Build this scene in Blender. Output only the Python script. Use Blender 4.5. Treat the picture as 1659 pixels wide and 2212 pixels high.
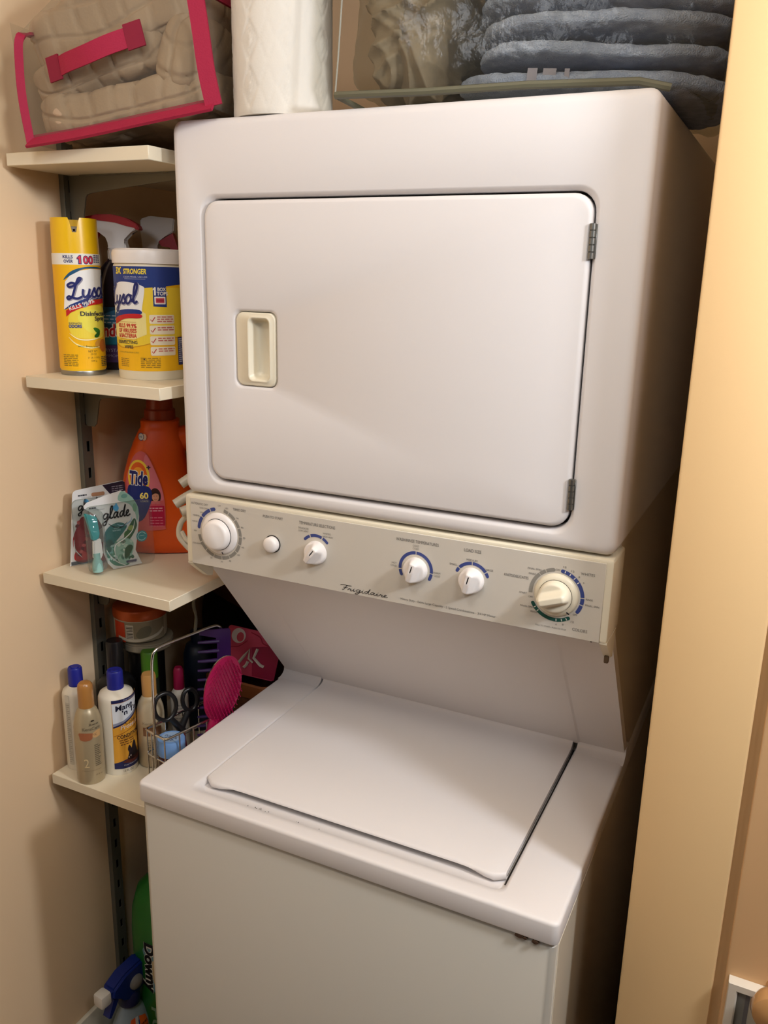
import bpy, bmesh, math, random
from mathutils import Vector, Matrix, noise

random.seed(7)
for o in list(bpy.data.objects):
    bpy.data.objects.remove(o, do_unlink=True)
SC = bpy.context.scene
COL = SC.collection
PI = math.pi

# ------------------------------------------------------------------ camera, light, exposure
def make_camera():
    yaw, pitch, roll = math.radians(25.5565), math.radians(15.2923), math.radians(1.3447)
    f = Vector((-math.sin(yaw) * math.cos(pitch), math.cos(yaw) * math.cos(pitch), -math.sin(pitch)))
    r0 = Vector((math.cos(yaw), math.sin(yaw), 0)); u0 = r0.cross(f)
    r = math.cos(roll) * r0 + math.sin(roll) * u0
    u = -math.sin(roll) * r0 + math.cos(roll) * u0
    cd = bpy.data.cameras.new('camera'); co = bpy.data.objects.new('camera', cd); COL.objects.link(co)
    m = Matrix((r, u, -f)).transposed().to_4x4(); m.translation = Vector((0.8643, -1.0608, 1.7142))
    co.matrix_world = m
    cd.sensor_fit = 'VERTICAL'; cd.sensor_height = 24.0; cd.lens = 24.0 * 1836.57 / 2212.0
    cd.clip_start = 0.01; cd.clip_end = 50
    SC.camera = co
make_camera()

world = bpy.data.worlds.new('world'); SC.world = world; world.use_nodes = True
wb = world.node_tree.nodes['Background']
wb.inputs[0].default_value = (1.0, 0.80, 0.58, 1); wb.inputs[1].default_value = 0.01

def point_light(name, loc, power, size, col=(1.0, 0.90, 0.77)):
    ld = bpy.data.lights.new(name, 'POINT'); ld.energy = power; ld.shadow_soft_size = size; ld.color = col
    lo = bpy.data.objects.new(name, ld); COL.objects.link(lo); lo.location = loc
    return lo
def area_light(name, loc, target, power, sx, sy, col):
    ld = bpy.data.lights.new(name, 'AREA'); ld.energy = power; ld.shape = 'RECTANGLE'; ld.size = sx; ld.size_y = sy; ld.color = col
    lo = bpy.data.objects.new(name, ld); COL.objects.link(lo); lo.location = loc
    lo.rotation_euler = (Vector(target) - Vector(loc)).to_track_quat('-Z', 'Y').to_euler()
    return lo
point_light('vanity_bulb', (1.55, -0.37, 2.08), 42.0, 0.08, (0.94, 1.0, 1.10))
point_light('fill_above', (0.35, -0.85, 2.36), 10.5, 0.14, (0.96, 1.0, 1.07))  # added fill, high and out of view, to brighten the dryer front
point_light('fill_front', (0.40, -1.50, 2.20), 10.0, 0.16, (0.96, 1.0, 1.07))  # added frontal fill, out of view, to lift the darker lower left
point_light('fill_right', (1.35, -0.95, 2.30), 15.0, 0.14, (0.96, 1.0, 1.07))  # added fill from the right, out of view, to soften the jamb shadow

SC.view_settings.view_transform = 'Standard'
SC.view_settings.look = 'None'
SC.view_settings.gamma = 1.0
SC.view_settings.use_curve_mapping = False
SC.view_settings.exposure = 0.07

# ------------------------------------------------------------------ materials
def lin(c):
    return tuple(((v / 255.0) / 12.92 if v / 255.0 <= 0.04045 else ((v / 255.0 + 0.055) / 1.055) ** 2.4) for v in c)
MATS = {}
def mat(name, rgb, rough=0.5, metal=0.0, spec=0.5, coat=0.0, bump=None, vary=None, trans=0.0, emit=None, alpha=1.0):
    if name in MATS: return MATS[name]
    m = bpy.data.materials.new(name); m.use_nodes = True
    nt = m.node_tree; b = nt.nodes['Principled BSDF']
    c = lin(rgb)
    b.inputs['Base Color'].default_value = (*c, 1); b.inputs['Roughness'].default_value = rough
    b.inputs['Metallic'].default_value = metal; b.inputs['Specular IOR Level'].default_value = spec
    b.inputs['Coat Weight'].default_value = coat; b.inputs['Transmission Weight'].default_value = trans
    b.inputs['Alpha'].default_value = alpha
    if bump or vary:
        tc = nt.nodes.new('ShaderNodeTexCoord')
    if bump:
        sc, st, dist = bump
        n = nt.nodes.new('ShaderNodeTexNoise'); n.inputs['Scale'].default_value = sc; n.inputs['Detail'].default_value = 4
        bp = nt.nodes.new('ShaderNodeBump'); bp.inputs['Strength'].default_value = st; bp.inputs['Distance'].default_value = dist
        nt.links.new(tc.outputs['Object'], n.inputs['Vector']); nt.links.new(n.outputs['Fac'], bp.inputs['Height'])
        nt.links.new(bp.outputs['Normal'], b.inputs['Normal'])
    if vary:
        sc, rgb2, lo, hi = vary
        n = nt.nodes.new('ShaderNodeTexNoise'); n.inputs['Scale'].default_value = sc; n.inputs['Detail'].default_value = 3
        rp = nt.nodes.new('ShaderNodeValToRGB'); rp.color_ramp.elements[0].position = lo; rp.color_ramp.elements[1].position = hi
        rp.color_ramp.elements[0].color = (*c, 1); rp.color_ramp.elements[1].color = (*lin(rgb2), 1)
        nt.links.new(tc.outputs['Object'], n.inputs['Vector']); nt.links.new(n.outputs['Fac'], rp.inputs['Fac'])
        nt.links.new(rp.outputs['Color'], b.inputs['Base Color'])
    MATS[name] = m
    return m
def vinyl(name, tint=(235, 235, 230), haze=0.06, haze_rgb=(200, 195, 185), rough=0.12, base=0.015, gain=0.2):
    if name in MATS: return MATS[name]
    m = bpy.data.materials.new(name); m.use_nodes = True; nt = m.node_tree; nt.nodes.clear()
    out = nt.nodes.new('ShaderNodeOutputMaterial'); tr = nt.nodes.new('ShaderNodeBsdfTransparent'); gl = nt.nodes.new('ShaderNodeBsdfGlossy')
    df = nt.nodes.new('ShaderNodeBsdfDiffuse'); m1 = nt.nodes.new('ShaderNodeMixShader'); m2 = nt.nodes.new('ShaderNodeMixShader')
    lw = nt.nodes.new('ShaderNodeLayerWeight'); lw.inputs['Blend'].default_value = 0.25
    ma = nt.nodes.new('ShaderNodeMath'); ma.operation = 'MULTIPLY_ADD'; ma.inputs[1].default_value = gain; ma.inputs[2].default_value = base
    tc = nt.nodes.new('ShaderNodeTexCoord'); n = nt.nodes.new('ShaderNodeTexNoise'); n.inputs['Scale'].default_value = 22; n.inputs['Detail'].default_value = 5
    bp = nt.nodes.new('ShaderNodeBump'); bp.inputs['Strength'].default_value = 0.5; bp.inputs['Distance'].default_value = 0.01
    nt.links.new(tc.outputs['Object'], n.inputs['Vector']); nt.links.new(n.outputs['Fac'], bp.inputs['Height']); nt.links.new(bp.outputs['Normal'], gl.inputs['Normal'])
    tr.inputs[0].default_value = (*lin(tint), 1); gl.inputs['Roughness'].default_value = rough; df.inputs[0].default_value = (*lin(haze_rgb), 1)
    m1.inputs[0].default_value = haze
    nt.links.new(tr.outputs[0], m1.inputs[1]); nt.links.new(df.outputs[0], m1.inputs[2])
    nt.links.new(lw.outputs['Fresnel'], ma.inputs[0]); nt.links.new(ma.outputs[0], m2.inputs[0])
    nt.links.new(m1.outputs[0], m2.inputs[1]); nt.links.new(gl.outputs[0], m2.inputs[2]); nt.links.new(m2.outputs[0], out.inputs[0])
    MATS[name] = m
    return m
def ink(rgb):
    return mat('print_%02x%02x%02x' % rgb, rgb, rough=0.45, spec=0.3)

ENAMEL = mat('white_enamel', (222, 217, 215), rough=0.48, spec=0.5, bump=(900, 0.03, 0.0006))
ENAMEL_SIDE = mat('cream_enamel', (208, 196, 176), rough=0.35)
PLASTIC_W = mat('white_plastic', (238, 232, 228), rough=0.32)
PLASTIC_C = mat('cream_plastic', (226, 217, 194), rough=0.4)
PANEL = mat('panel_plastic', (205, 198, 186), rough=0.42)
GAP = mat('dark_gap', (52, 46, 42), rough=0.8)
WALL = mat('tan_paint', (234, 204, 166), rough=0.75, spec=0.25, bump=(320, 0.05, 0.0012))
MELAMINE = mat('white_melamine', (228, 216, 190), rough=0.4)
STEEL = mat('grey_steel', (112, 108, 94), rough=0.5, metal=0.25)
STEEL_D = mat('slot_dark', (20, 18, 16), rough=0.9)
CHROME = mat('chrome', (200, 200, 198), rough=0.16, metal=1.0)
HINGE = mat('hinge_steel', (120, 118, 112), rough=0.35, metal=0.8)
BLACK = mat('black_plastic', (22, 21, 22), rough=0.4)
PINK = mat('pink_webbing', (156, 9, 54), rough=0.75, bump=(500, 0.3, 0.002))
CLEAR = vinyl('clear_vinyl')
CLEAR_GREY = vinyl('clear_vinyl_grey', tint=(238, 238, 232), haze=0.07, haze_rgb=(150, 146, 132), rough=0.2, base=0.012, gain=0.16)
BLISTER = vinyl('clear_blister', tint=(235, 238, 236), haze=0.07, haze_rgb=(200, 205, 205), base=0.03)

# ------------------------------------------------------------------ mesh helpers
def link_mesh(name, bm, mats, parent=None, smooth=True, angle=38):
    bmesh.ops.recalc_face_normals(bm, faces=bm.faces)
    me = bpy.data.meshes.new(name); bm.to_mesh(me); bm.free()
    for m in (mats if isinstance(mats, (list, tuple)) else [mats]): me.materials.append(m)
    if smooth:
        for p in me.polygons: p.use_smooth = True
        me.set_sharp_from_angle(angle=math.radians(angle))
    o = bpy.data.objects.new(name, me); COL.objects.link(o)
    if parent: o.parent = parent
    return o
def part(name, bm, mats, parent, label=None, world=False, **k):
    """a child part; world=True means the mesh was drawn in world space"""
    if world:
        root = parent
        while root.parent: root = root.parent
        bm.transform(root.matrix_basis.inverted())
    o = link_mesh(name, bm, mats, parent, **k)
    if label: o['label'] = label
    return o
def struct(name, bm, mats, parent=None, **k):
    o = link_mesh(name, bm, mats, parent, **k)
    o['kind'] = 'structure'
    return o
def thing(name, label, cat, loc=(0, 0, 0), rot=(0, 0, 0), group=None):
    o = bpy.data.objects.new(name, None); COL.objects.link(o); o.empty_display_size = 0.05
    o.location = loc; o.rotation_euler = rot; o['label'] = label; o['category'] = cat
    if group: o['group'] = group
    return o
def tag(o, label, cat, group=None):
    o['label'] = label; o['category'] = cat
    if group: o['group'] = group
    return o
def NB(): return bmesh.new()
def box(bm, x0, x1, y0, y1, z0, z1, bev=0.0, seg=2, mi=0):
    r = bmesh.ops.create_cube(bm, size=1.0)
    vs = r['verts']
    for v in vs:
        v.co = Vector((x0 + (v.co.x + .5) * (x1 - x0), y0 + (v.co.y + .5) * (y1 - y0), z0 + (v.co.z + .5) * (z1 - z0)))
    fs = list({f for v in vs for f in v.link_faces})
    for f in fs: f.material_index = mi
    if bev > 0:
        es = list({e for v in vs for e in v.link_edges})
        bmesh.ops.bevel(bm, geom=es, offset=bev, segments=seg, profile=0.5, affect='EDGES', clamp_overlap=True, material=mi)
    return bm
def lathe(bm, prof, seg=40, c=(0, 0, 0), mi=0, ax=None, sx=1.0, sy=1.0, cap=True):
    """profile [(r,z)...] about +Z (or about the direction ax)"""
    M = Matrix.Identity(3)
    if ax is not None: M = Vector((0, 0, 1)).rotation_difference(Vector(ax).normalized()).to_matrix()
    rings = []
    for (r, z) in prof:
        if r < 1e-6:
            rings.append([bm.verts.new(Vector(c) + M @ Vector((0, 0, z)))])
        else:
            rings.append([bm.verts.new(Vector(c) + M @ Vector((sx * r * math.cos(2 * PI * i / seg), sy * r * math.sin(2 * PI * i / seg), z))) for i in range(seg)])
    for a, b in zip(rings, rings[1:]):
        for i in range(seg):
            j = (i + 1) % seg
            if len(a) == 1 and len(b) == 1: continue
            if len(a) == 1: f = bm.faces.new((a[0], b[i], b[j]))
            elif len(b) == 1: f = bm.faces.new((a[i], a[j], b[0]))
            else: f = bm.faces.new((a[i], a[j], b[j], b[i]))
            f.material_index = mi
    if cap:
        for r in (rings[0], rings[-1]):
            if len(r) > 1: bm.faces.new(r).material_index = mi
    return bm
def loft(bm, rings, cap0=False, cap1=False, mi=0):
    vr = [[bm.verts.new(p) for p in r] for r in rings]
    n = len(vr[0])
    for a, b in zip(vr, vr[1:]):
        for i in range(n):
            j = (i + 1) % n
            bm.faces.new((a[i], a[j], b[j], b[i])).material_index = mi
    if cap0: bm.faces.new(vr[0]).material_index = mi
    if cap1: bm.faces.new(vr[-1]).material_index = mi
    return bm
def rr(x0, x1, z0, z1, r, n=6):
    """rounded rectangle outline, 4*(n+1) points"""
    pts = []
    for cx, cz, a0 in ((x1 - r, z1 - r, 0), (x0 + r, z1 - r, 90), (x0 + r, z0 + r, 180), (x1 - r, z0 + r, 270)):
        for i in range(n + 1):
            a = math.radians(a0 + 90.0 * i / n)
            pts.append((cx + r * math.cos(a), cz + r * math.sin(a)))
    return pts
def XZ(p, y): return [Vector((x, y, z)) for x, z in p]
def XY(p, z): return [Vector((x, y, z)) for x, y in p]
def prism(bm, outline, axis, a0, a1, mi=0):
    """extrude a 2D outline along an axis ('x': outline is (y,z); 'y': (x,z); 'z': (x,y))"""
    def P(p, a):
        return Vector((a, p[0], p[1])) if axis == 'x' else Vector((p[0], a, p[1])) if axis == 'y' else Vector((p[0], p[1], a))
    A = [bm.verts.new(P(p, a0)) for p in outline]; B = [bm.verts.new(P(p, a1)) for p in outline]
    n = len(outline)
    for i in range(n):
        j = (i + 1) % n
        bm.faces.new((A[i], A[j], B[j], B[i])).material_index = mi
    bm.faces.new(A).material_index = mi; bm.faces.new(B).material_index = mi
    return bm
def catmull(pts, k=6, closed=False):
    P = [Vector(p) for p in pts]; out = []; n = len(P)
    rng = n if closed else n - 1
    for i in range(rng):
        p0 = P[(i - 1) % n] if (closed or i > 0) else P[0]; p1 = P[i]; p2 = P[(i + 1) % n]
        p3 = P[(i + 2) % n] if (closed or i + 2 < n) else P[-1]
        for j in range(k):
            t = j / k
            out.append(0.5 * ((2 * p1) + (p2 - p0) * t + (2 * p0 - 5 * p1 + 4 * p2 - p3) * t * t + (3 * p1 - p0 - 3 * p2 + p3) * t ** 3))
    if not closed: out.append(P[-1])
    return out
def tube(bm, pts, r, seg=10, closed=False, mi=0, flat=1.0):
    P = [Vector(p) for p in pts]; n = len(P); rings = []
    t = (P[1] - P[0]).normalized(); u = t.orthogonal().normalized()
    for i in range(n):
        if closed: t = (P[(i + 1) % n] - P[i - 1]).normalized()
        else: t = (P[min(i + 1, n - 1)] - P[max(i - 1, 0)]).normalized()
        u = (u - t * u.dot(t)).normalized(); w = t.cross(u)
        rad = r(i / (n - 1)) if callable(r) else r
        rings.append([P[i] + rad * (math.cos(2 * PI * k / seg) * u + flat * math.sin(2 * PI * k / seg) * w) for k in range(seg)])
    if closed: rings.append(rings[0])
    loft(bm, rings, not closed, not closed, mi)
    if closed: bmesh.ops.remove_doubles(bm, verts=bm.verts, dist=1e-6)
    return bm
def softbox(bm, c, h, e=6.0, n=20, fn=None, rot=None, mi=0):
    """rounded soft box (half sizes h, exponent e), optional displacement fn(p_local, normal)->Vector"""
    t = bmesh.new(); bmesh.ops.create_cube(t, size=2.0)
    bmesh.ops.subdivide_edges(t, edges=t.edges[:], cuts=n, use_grid_fill=True)
    for v in t.verts:
        p = v.co; k = (abs(p.x) ** e + abs(p.y) ** e + abs(p.z) ** e) ** (-1.0 / e)
        v.co = Vector((p.x * k * h[0], p.y * k * h[1], p.z * k * h[2]))
    t.normal_update()
    if fn:
        new = [v.co + fn(v.co.copy(), v.normal.copy()) for v in t.verts]
        for v, q in zip(t.verts, new): v.co = q
    if rot: t.transform(rot.to_4x4() if hasattr(rot, 'to_4x4') else rot)
    mp = {}
    for v in t.verts: mp[v] = bm.verts.new(v.co + Vector(c))
    for f in t.faces: bm.faces.new([mp[v] for v in f.verts]).material_index = mi
    t.free()
    return bm
def nz(p, s, seed=0.0): return noise.noise(Vector((p[0] * s + seed, p[1] * s - seed, p[2] * s + 2 * seed)))

# ------------------------------------------------------------------ flat print (labels, lettering)
_TXT = {}
def text_mesh(s, bold=0.0):
    key = (s, bold)
    if key in _TXT: return _TXT[key]
    cu = bpy.data.curves.new('t', 'FONT'); cu.body = s; cu.offset = bold; cu.resolution_u = 3
    o = bpy.data.objects.new('t', cu); COL.objects.link(o)
    dg = bpy.context.evaluated_depsgraph_get(); ev = o.evaluated_get(dg); me = ev.to_mesh()
    vs = [(v.co.x, v.co.y) for v in me.vertices]; fs = [tuple(p.vertices) for p in me.polygons]
    ev.to_mesh_clear(); bpy.data.objects.remove(o, do_unlink=True); bpy.data.curves.remove(cu)
    if not vs: vs = [(0, 0)]
    x0 = min(v[0] for v in vs); x1 = max(v[0] for v in vs); y0 = min(v[1] for v in vs); y1 = max(v[1] for v in vs)
    vs = [((a - x0) / max(x1 - x0, 1e-6), (b - y0) / max(y1 - y0, 1e-6)) for a, b in vs]
    _TXT[key] = (vs, fs, (x1 - x0) / max(y1 - y0, 1e-6))
    return _TXT[key]
SCRIPT = {
 'L': (1.35, [[(.95,1.5),(.45,1.72),(.08,1.5),(.3,1.28),(.8,1.5),(1.2,1.95),(1.25,2.15),(1.05,2.15),(.85,1.6),(.65,.8),(.45,.2),(.15,0),(0,.15),(.2,.3),(.6,.08),(1.0,0),(1.35,.2)]]),
 'F': (1.25, [[(0,1.5),(.05,1.75),(.5,1.9),(1.2,1.85),(1.75,1.9)],[(1.0,1.85),(.85,1.0),(.65,.15),(.4,.0)],[(.5,.95),(1.2,1.0)]]),
 'y': (.85, [[(.1,.95),(.05,.4),(.25,.08),(.55,.35),(.7,.95)],[(.7,.95),(.55,.1),(.35,-.6),(.1,-.8),(0,-.6),(.35,-.2),(.85,.2)]]),
 's': (.6, [[(0,.2),(.35,.98),(.4,.6),(.55,.3),(.4,.02),(.08,.1)],[(.4,.02),(.6,.15)]]),
 'o': (.7, [[(.3,.95),(.05,.6),(.1,.1),(.35,.02),(.6,.4),(.5,.85),(.3,.95),(.7,.8)]]),
 'l': (.6, [[(0,.15),(.4,1.2),(.48,1.95),(.32,2.1),(.2,1.6),(.18,.5),(.32,.05),(.6,.25)]]),
 'g': (.9, [[(.75,.9),(.4,1.0),(.1,.55),(.3,.1),(.65,.45),(.78,.95),(.7,.1),(.5,-.8),(.2,-.95),(.08,-.6),(.5,-.25),(.9,.1)]]),
 'a': (.9, [[(.65,.85),(.35,.97),(.1,.5),(.25,.05),(.5,.35),(.7,.95),(.62,.3),(.75,.05),(.9,.15)]]),
 'd': (.95, [[(.65,.85),(.35,.97),(.1,.5),(.25,.05),(.5,.35),(.85,2.05),(.68,.5),(.78,.05),(.95,.15)]]),
 'e': (.7, [[(0,.15),(.4,.7),(.3,1.0),(.1,.7),(.15,.12),(.4,.02),(.7,.25)]]),
 'r': (.75, [[(0,.1),(.25,.85),(.3,.65),(.55,.7),(.48,.15),(.6,.03),(.75,.15)]]),
 'i': (.5, [[(0,.1),(.25,.8),(.22,.15),(.35,.03),(.5,.15)],[(.3,1.2),(.36,1.28)]]),
}
class Print:
    def __init__(s, ustep=0.006, vstep=None):
        s.bm = bmesh.new(); s.mats = []; s.lay = s.bm.verts.layers.float.new('lay'); s.us = ustep; s.vs = vstep
    def mi(s, rgb):
        m = ink(rgb) if isinstance(rgb, tuple) else rgb
        if m not in s.mats: s.mats.append(m)
        return s.mats.index(m)
    def V(s, u, v, layer):
        x = s.bm.verts.new((u, v, 0)); x[s.lay] = layer; return x
    def poly(s, pts, rgb, layer=1):
        vs = [s.V(p[0], p[1], layer) for p in pts]
        f = s.bm.faces.new(vs); f.material_index = s.mi(rgb)
        if len(vs) > 4 or True:
            bmesh.ops.triangulate(s.bm, faces=[f])
        return s
    def rect(s, u0, v0, u1, v1, rgb, layer=1): return s.poly([(u0, v0), (u1, v0), (u1, v1), (u0, v1)], rgb, layer)
    def rrect(s, u0, v0, u1, v1, r, rgb, layer=1): return s.poly(rr(u0, u1, v0, v1, r, 4), rgb, layer)
    def smooth(s, pts, rgb, layer=1, k=5): return s.poly([(p.x, p.y) for p in catmull([(*q, 0) for q in pts], k, True)], rgb, layer)
    def ell(s, u, v, a, b, rgb, layer=1, n=24, rot=0.0):
        c, t = math.cos(rot), math.sin(rot); pts = []
        for i in range(n):
            x, y = a * math.cos(2 * PI * i / n), b * math.sin(2 * PI * i / n); pts.append((u + c * x - t * y, v + t * x + c * y))
        return s.poly(pts, rgb, layer)
    def text(s, txt, u, v, h, w=None, rgb=(30, 30, 30), layer=2, bold=0.0, shear=0.0, rot=0.0):
        vs, fs, asp = text_mesh(txt, bold)
        if w is None: w = h * asp
        c, t = math.cos(rot), math.sin(rot); nv = []
        for a, b in vs:
            x, y = a * w + shear * b * h, b * h
            nv.append(s.V(u + c * x - t * y, v + t * x + c * y, layer))
        k = s.mi(rgb)
        for f in fs:
            try: s.bm.faces.new([nv[i] for i in f]).material_index = k
            except ValueError: pass
        return s
    def line(s, pts, w, rgb, layer=2, taper=False):
        P = [Vector((p[0], p[1], 0)) for p in pts]; n = len(P); A = []; B = []; k = s.mi(rgb)
        for i in range(n):
            d = P[min(i + 1, n - 1)] - P[max(i - 1, 0)]
            d = d.normalized() if d.length > 1e-9 else Vector((1, 0, 0)); q = Vector((-d.y, d.x, 0))
            ww = w / 2 * (math.sin(PI * (0.08 + 0.84 * i / (n - 1))) if taper else 1.0)
            a = P[i] + q * ww; b = P[i] - q * ww
            A.append(s.V(a.x, a.y, layer)); B.append(s.V(b.x, b.y, layer))
        for i in range(n - 1):
            s.bm.faces.new((A[i], B[i], B[i + 1], A[i + 1])).material_index = k
        return s
    def curve(s, pts, w, rgb, layer=2, taper=False, k=6): return s.line([(p.x, p.y) for p in catmull([(*q, 0) for q in pts], k)], w, rgb, layer, taper)
    def script(s, word, u, v, xh, w, rgb, layer=3, width=None, rot=0.0, shear=0.0):
        """cursive word drawn with strokes; xh = x-height, w = stroke width"""
        tot = sum(SCRIPT[ch][0] for ch in word); sx = (width / tot) if width else xh
        x = 0.0; c, t = math.cos(rot), math.sin(rot)
        for ch in word:
            adv, strokes = SCRIPT[ch]
            for st in strokes:
                pts = []
                for p in catmull([(a, b, 0) for a, b in st], 5):
                    X = (x + p.x) * sx + shear * p.y * xh; Y = p.y * xh
                    pts.append((u + c * X - t * Y, v + t * X + c * Y))
                s.line(pts, w, rgb, layer)
            x += adv
        return s
    def arc(s, u, v, r0, r1, a0, a1, rgb, layer=1, n=None, cap=False):
        n = n or max(6, int(abs(a1 - a0) / 6)); k = s.mi(rgb); A = []; B = []
        for i in range(n + 1):
            a = math.radians(a0 + (a1 - a0) * i / n)
            A.append(s.V(u + r0 * math.cos(a), v + r0 * math.sin(a), layer)); B.append(s.V(u + r1 * math.cos(a), v + r1 * math.sin(a), layer))
        for i in range(n): s.bm.faces.new((A[i], A[i + 1], B[i + 1], B[i])).material_index = k
        if cap:
            for a in ((a0, a1) if cap is True else (a0,) if cap == 'a' else (a1,)):
                a = math.radians(a); m = (r0 + r1) / 2; s.ell(u + m * math.cos(a), v + m * math.sin(a), (r1 - r0) / 2, (r1 - r0) / 2, rgb, layer - .5, 10)
        return s
    def lines(s, u, v, w, n, dv, rgb, layer=2, h=0.0012):
        """tiny illegible copy: rows of short word-like dashes"""
        rnd = random.Random(int(abs(u * 1e4) + abs(v * 1e4)))
        for i in range(n):
            x = u
            while x < u + w:
                l = rnd.uniform(0.15, 0.35) * w
                s.rect(x, v - i * dv, min(x + l, u + w), v - i * dv + h, rgb, layer); x += l + 0.06 * w
        return s
    def build(s, name, fn, parent, label=None, dz=0.00012):
        bm = s.bm
        if s.us and bm.verts:
            lo = min(v.co.x for v in bm.verts); hi = max(v.co.x for v in bm.verts); k = math.floor(lo / s.us) + 1
            while k * s.us < hi:
                bmesh.ops.bisect_plane(bm, geom=bm.verts[:] + bm.edges[:] + bm.faces[:], plane_co=(k * s.us, 0, 0), plane_no=(1, 0, 0)); k += 1
        if s.vs and bm.verts:
            lo = min(v.co.y for v in bm.verts); hi = max(v.co.y for v in bm.verts); k = math.floor(lo / s.vs) + 1
            while k * s.vs < hi:
                bmesh.ops.bisect_plane(bm, geom=bm.verts[:] + bm.edges[:] + bm.faces[:], plane_co=(0, k * s.vs, 0), plane_no=(0, 1, 0)); k += 1
        for v in bm.verts: v.co = fn(v.co.x, v.co.y, v[s.lay] * dz)
        me = bpy.data.meshes.new(name); bm.to_mesh(me); bm.free()
        for m in s.mats: me.materials.append(m)
        o = bpy.data.objects.new(name, me); COL.objects.link(o); o.parent = parent
        if label: o['label'] = label
        return o
def on_cyl(r, th, rf=None):
    def fn(u, v, d):
        R = (rf(v) if rf else r) + 0.0003 + d; a = th + u / r
        return Vector((R * math.cos(a), R * math.sin(a), v))
    return fn
def on_plane(p0, eu, ev=(0, 0, 1)):
    p0 = Vector(p0); eu = Vector(eu).normalized(); ev = Vector(ev).normalized(); n = eu.cross(ev)
    return lambda u, v, d: p0 + eu * u + ev * v + n * (0.0002 + d)

# ------------------------------------------------------------------ the room
XL = -0.325
bm = NB(); box(bm, XL - 0.1, XL, -1.7, 1.0, 0, 2.45); struct('wall_left', bm, WALL)
bm = NB(); box(bm, XL, 0.80, 0.88, 0.98, 0, 2.45); struct('wall_back', bm, WALL)
bm = NB(); box(bm, 0.80, 0.86, 0.03, 0.88, 0, 2.45); struct('wall_right', bm, WALL)
bm = NB(); box(bm, 0.757, 0.872, -0.055, 0.06, 0, 2.45, 0.0035, 2); box(bm, 0.872, 2.3, -0.055, 0.06, 2.06, 2.45); box(bm, 1.66, 2.3, -0.055, 0.06, 0, 2.06)
JAMB = mat('jamb_paint', (228, 192, 140), rough=0.7, spec=0.25, bump=(320, 0.05, 0.0012))
struct('wall_front', bm, JAMB)
bm = NB(); box(bm, 0.872, 1.66, -0.042, 0.06, 0, 2.06); struct('trim_1', bm, JAMB)
FLOORM = mat('floor_vinyl', (120, 100, 78), rough=0.5, vary=(6, (96, 78, 60), 0.35, 0.7))
bm = NB(); box(bm, XL - 0.1, 2.3, -2.4, 1.0, -0.05, 0); struct('floor', bm, FLOORM)
bm = NB(); box(bm, XL - 0.1, 2.3, -1.0, 1.0, 2.45, 2.5); struct('ceiling', bm, mat('ceiling_paint', (225, 205, 170), rough=0.8))
bm = NB(); box(bm, XL, XL + 0.012, -1.7, 0.88, 0, 0.183, 0.004, 2); struct('baseboard_left', bm, mat('white_trim_paint', (226, 218, 198), rough=0.4))

# folding closet door beside the opening, with its round knob
bm = NB(); box(bm, 0.884, 1.64, -0.058, -0.044, 0.01, 2.05, 0.003, 2)
door = struct('door_1', bm, mat('tan_door_paint', (212, 172, 126), rough=0.55, spec=0.35))
bm = NB(); lathe(bm, [(0, 0.0), (.013, 0.0), (.011, .012), (.017, .02), (.026, .03), (.029, .040), (.026, .051), (.016, .058), (0, .060)], 32, (0.944, -0.058, 0.872), ax=(0, -1, 0))
o = struct('door_knob', bm, mat('tan_knob', (176, 132, 84), rough=0.2, coat=0.6), door); o['label'] = 'round glossy tan knob'
o.parent = door

# framed floral picture hanging under the knob
pic = thing('framed_picture', 'small white framed floral picture hanging below the round door knob', 'picture', (0.889, -0.0582, 0.70))
bm = NB(); rings = []
for inset, y in ((0, 0), (0, -.012), (.001, -.014), (.010, -.014), (.012, -.012), (.012, -.006)):
    rings.append(XZ([(inset, inset), (.16 - inset, inset), (.16 - inset, .169 - inset), (inset, .169 - inset)], y))
loft(bm, rings, True, True); part('frame', bm, mat('off_white_frame', (204, 194, 178), .5), pic)
pr = Print(0.02)
pr.rect(.0122, .0122, .148, .157, (188, 184, 168), 1).rect(.0122, .0122, .026, .157, (136, 134, 126), 2).rect(.022, .0122, .027, .157, (112, 110, 112), 3)
for (u, v, c) in ((.052, .125, (98, 96, 104)), (.047, .112, (92, 92, 98)), (.062, .119, (84, 88, 96)), (.056, .104, (70, 90, 120)), (.075, .11, (120, 96, 100)), (.07, .09, (90, 100, 110))):
    for k in range(5):
        a = 2 * PI * k / 5 + u * 90; pr.ell(u + .0042 * math.cos(a), v + .0042 * math.sin(a), .0034, .0024, c, 4, 8, a)
pr.curve([(.045, .140), (.055, .137), (.068, .136)], .003, (180, 90, 90), 4)
pr.curve([(.050, .136), (.06, .134), (.07, .133)], .003, (80, 76, 80), 5)
pr.build('floral_print', on_plane((0, -.0062, 0), (1, 0, 0)), pic)

# ------------------------------------------------------------------ the stacked laundry centre
LC = thing('laundry_center', 'white stacked washer and dryer unit with a control panel between the two', 'appliance', (0.343, 0.25, 0))
W = 0.686
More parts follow.
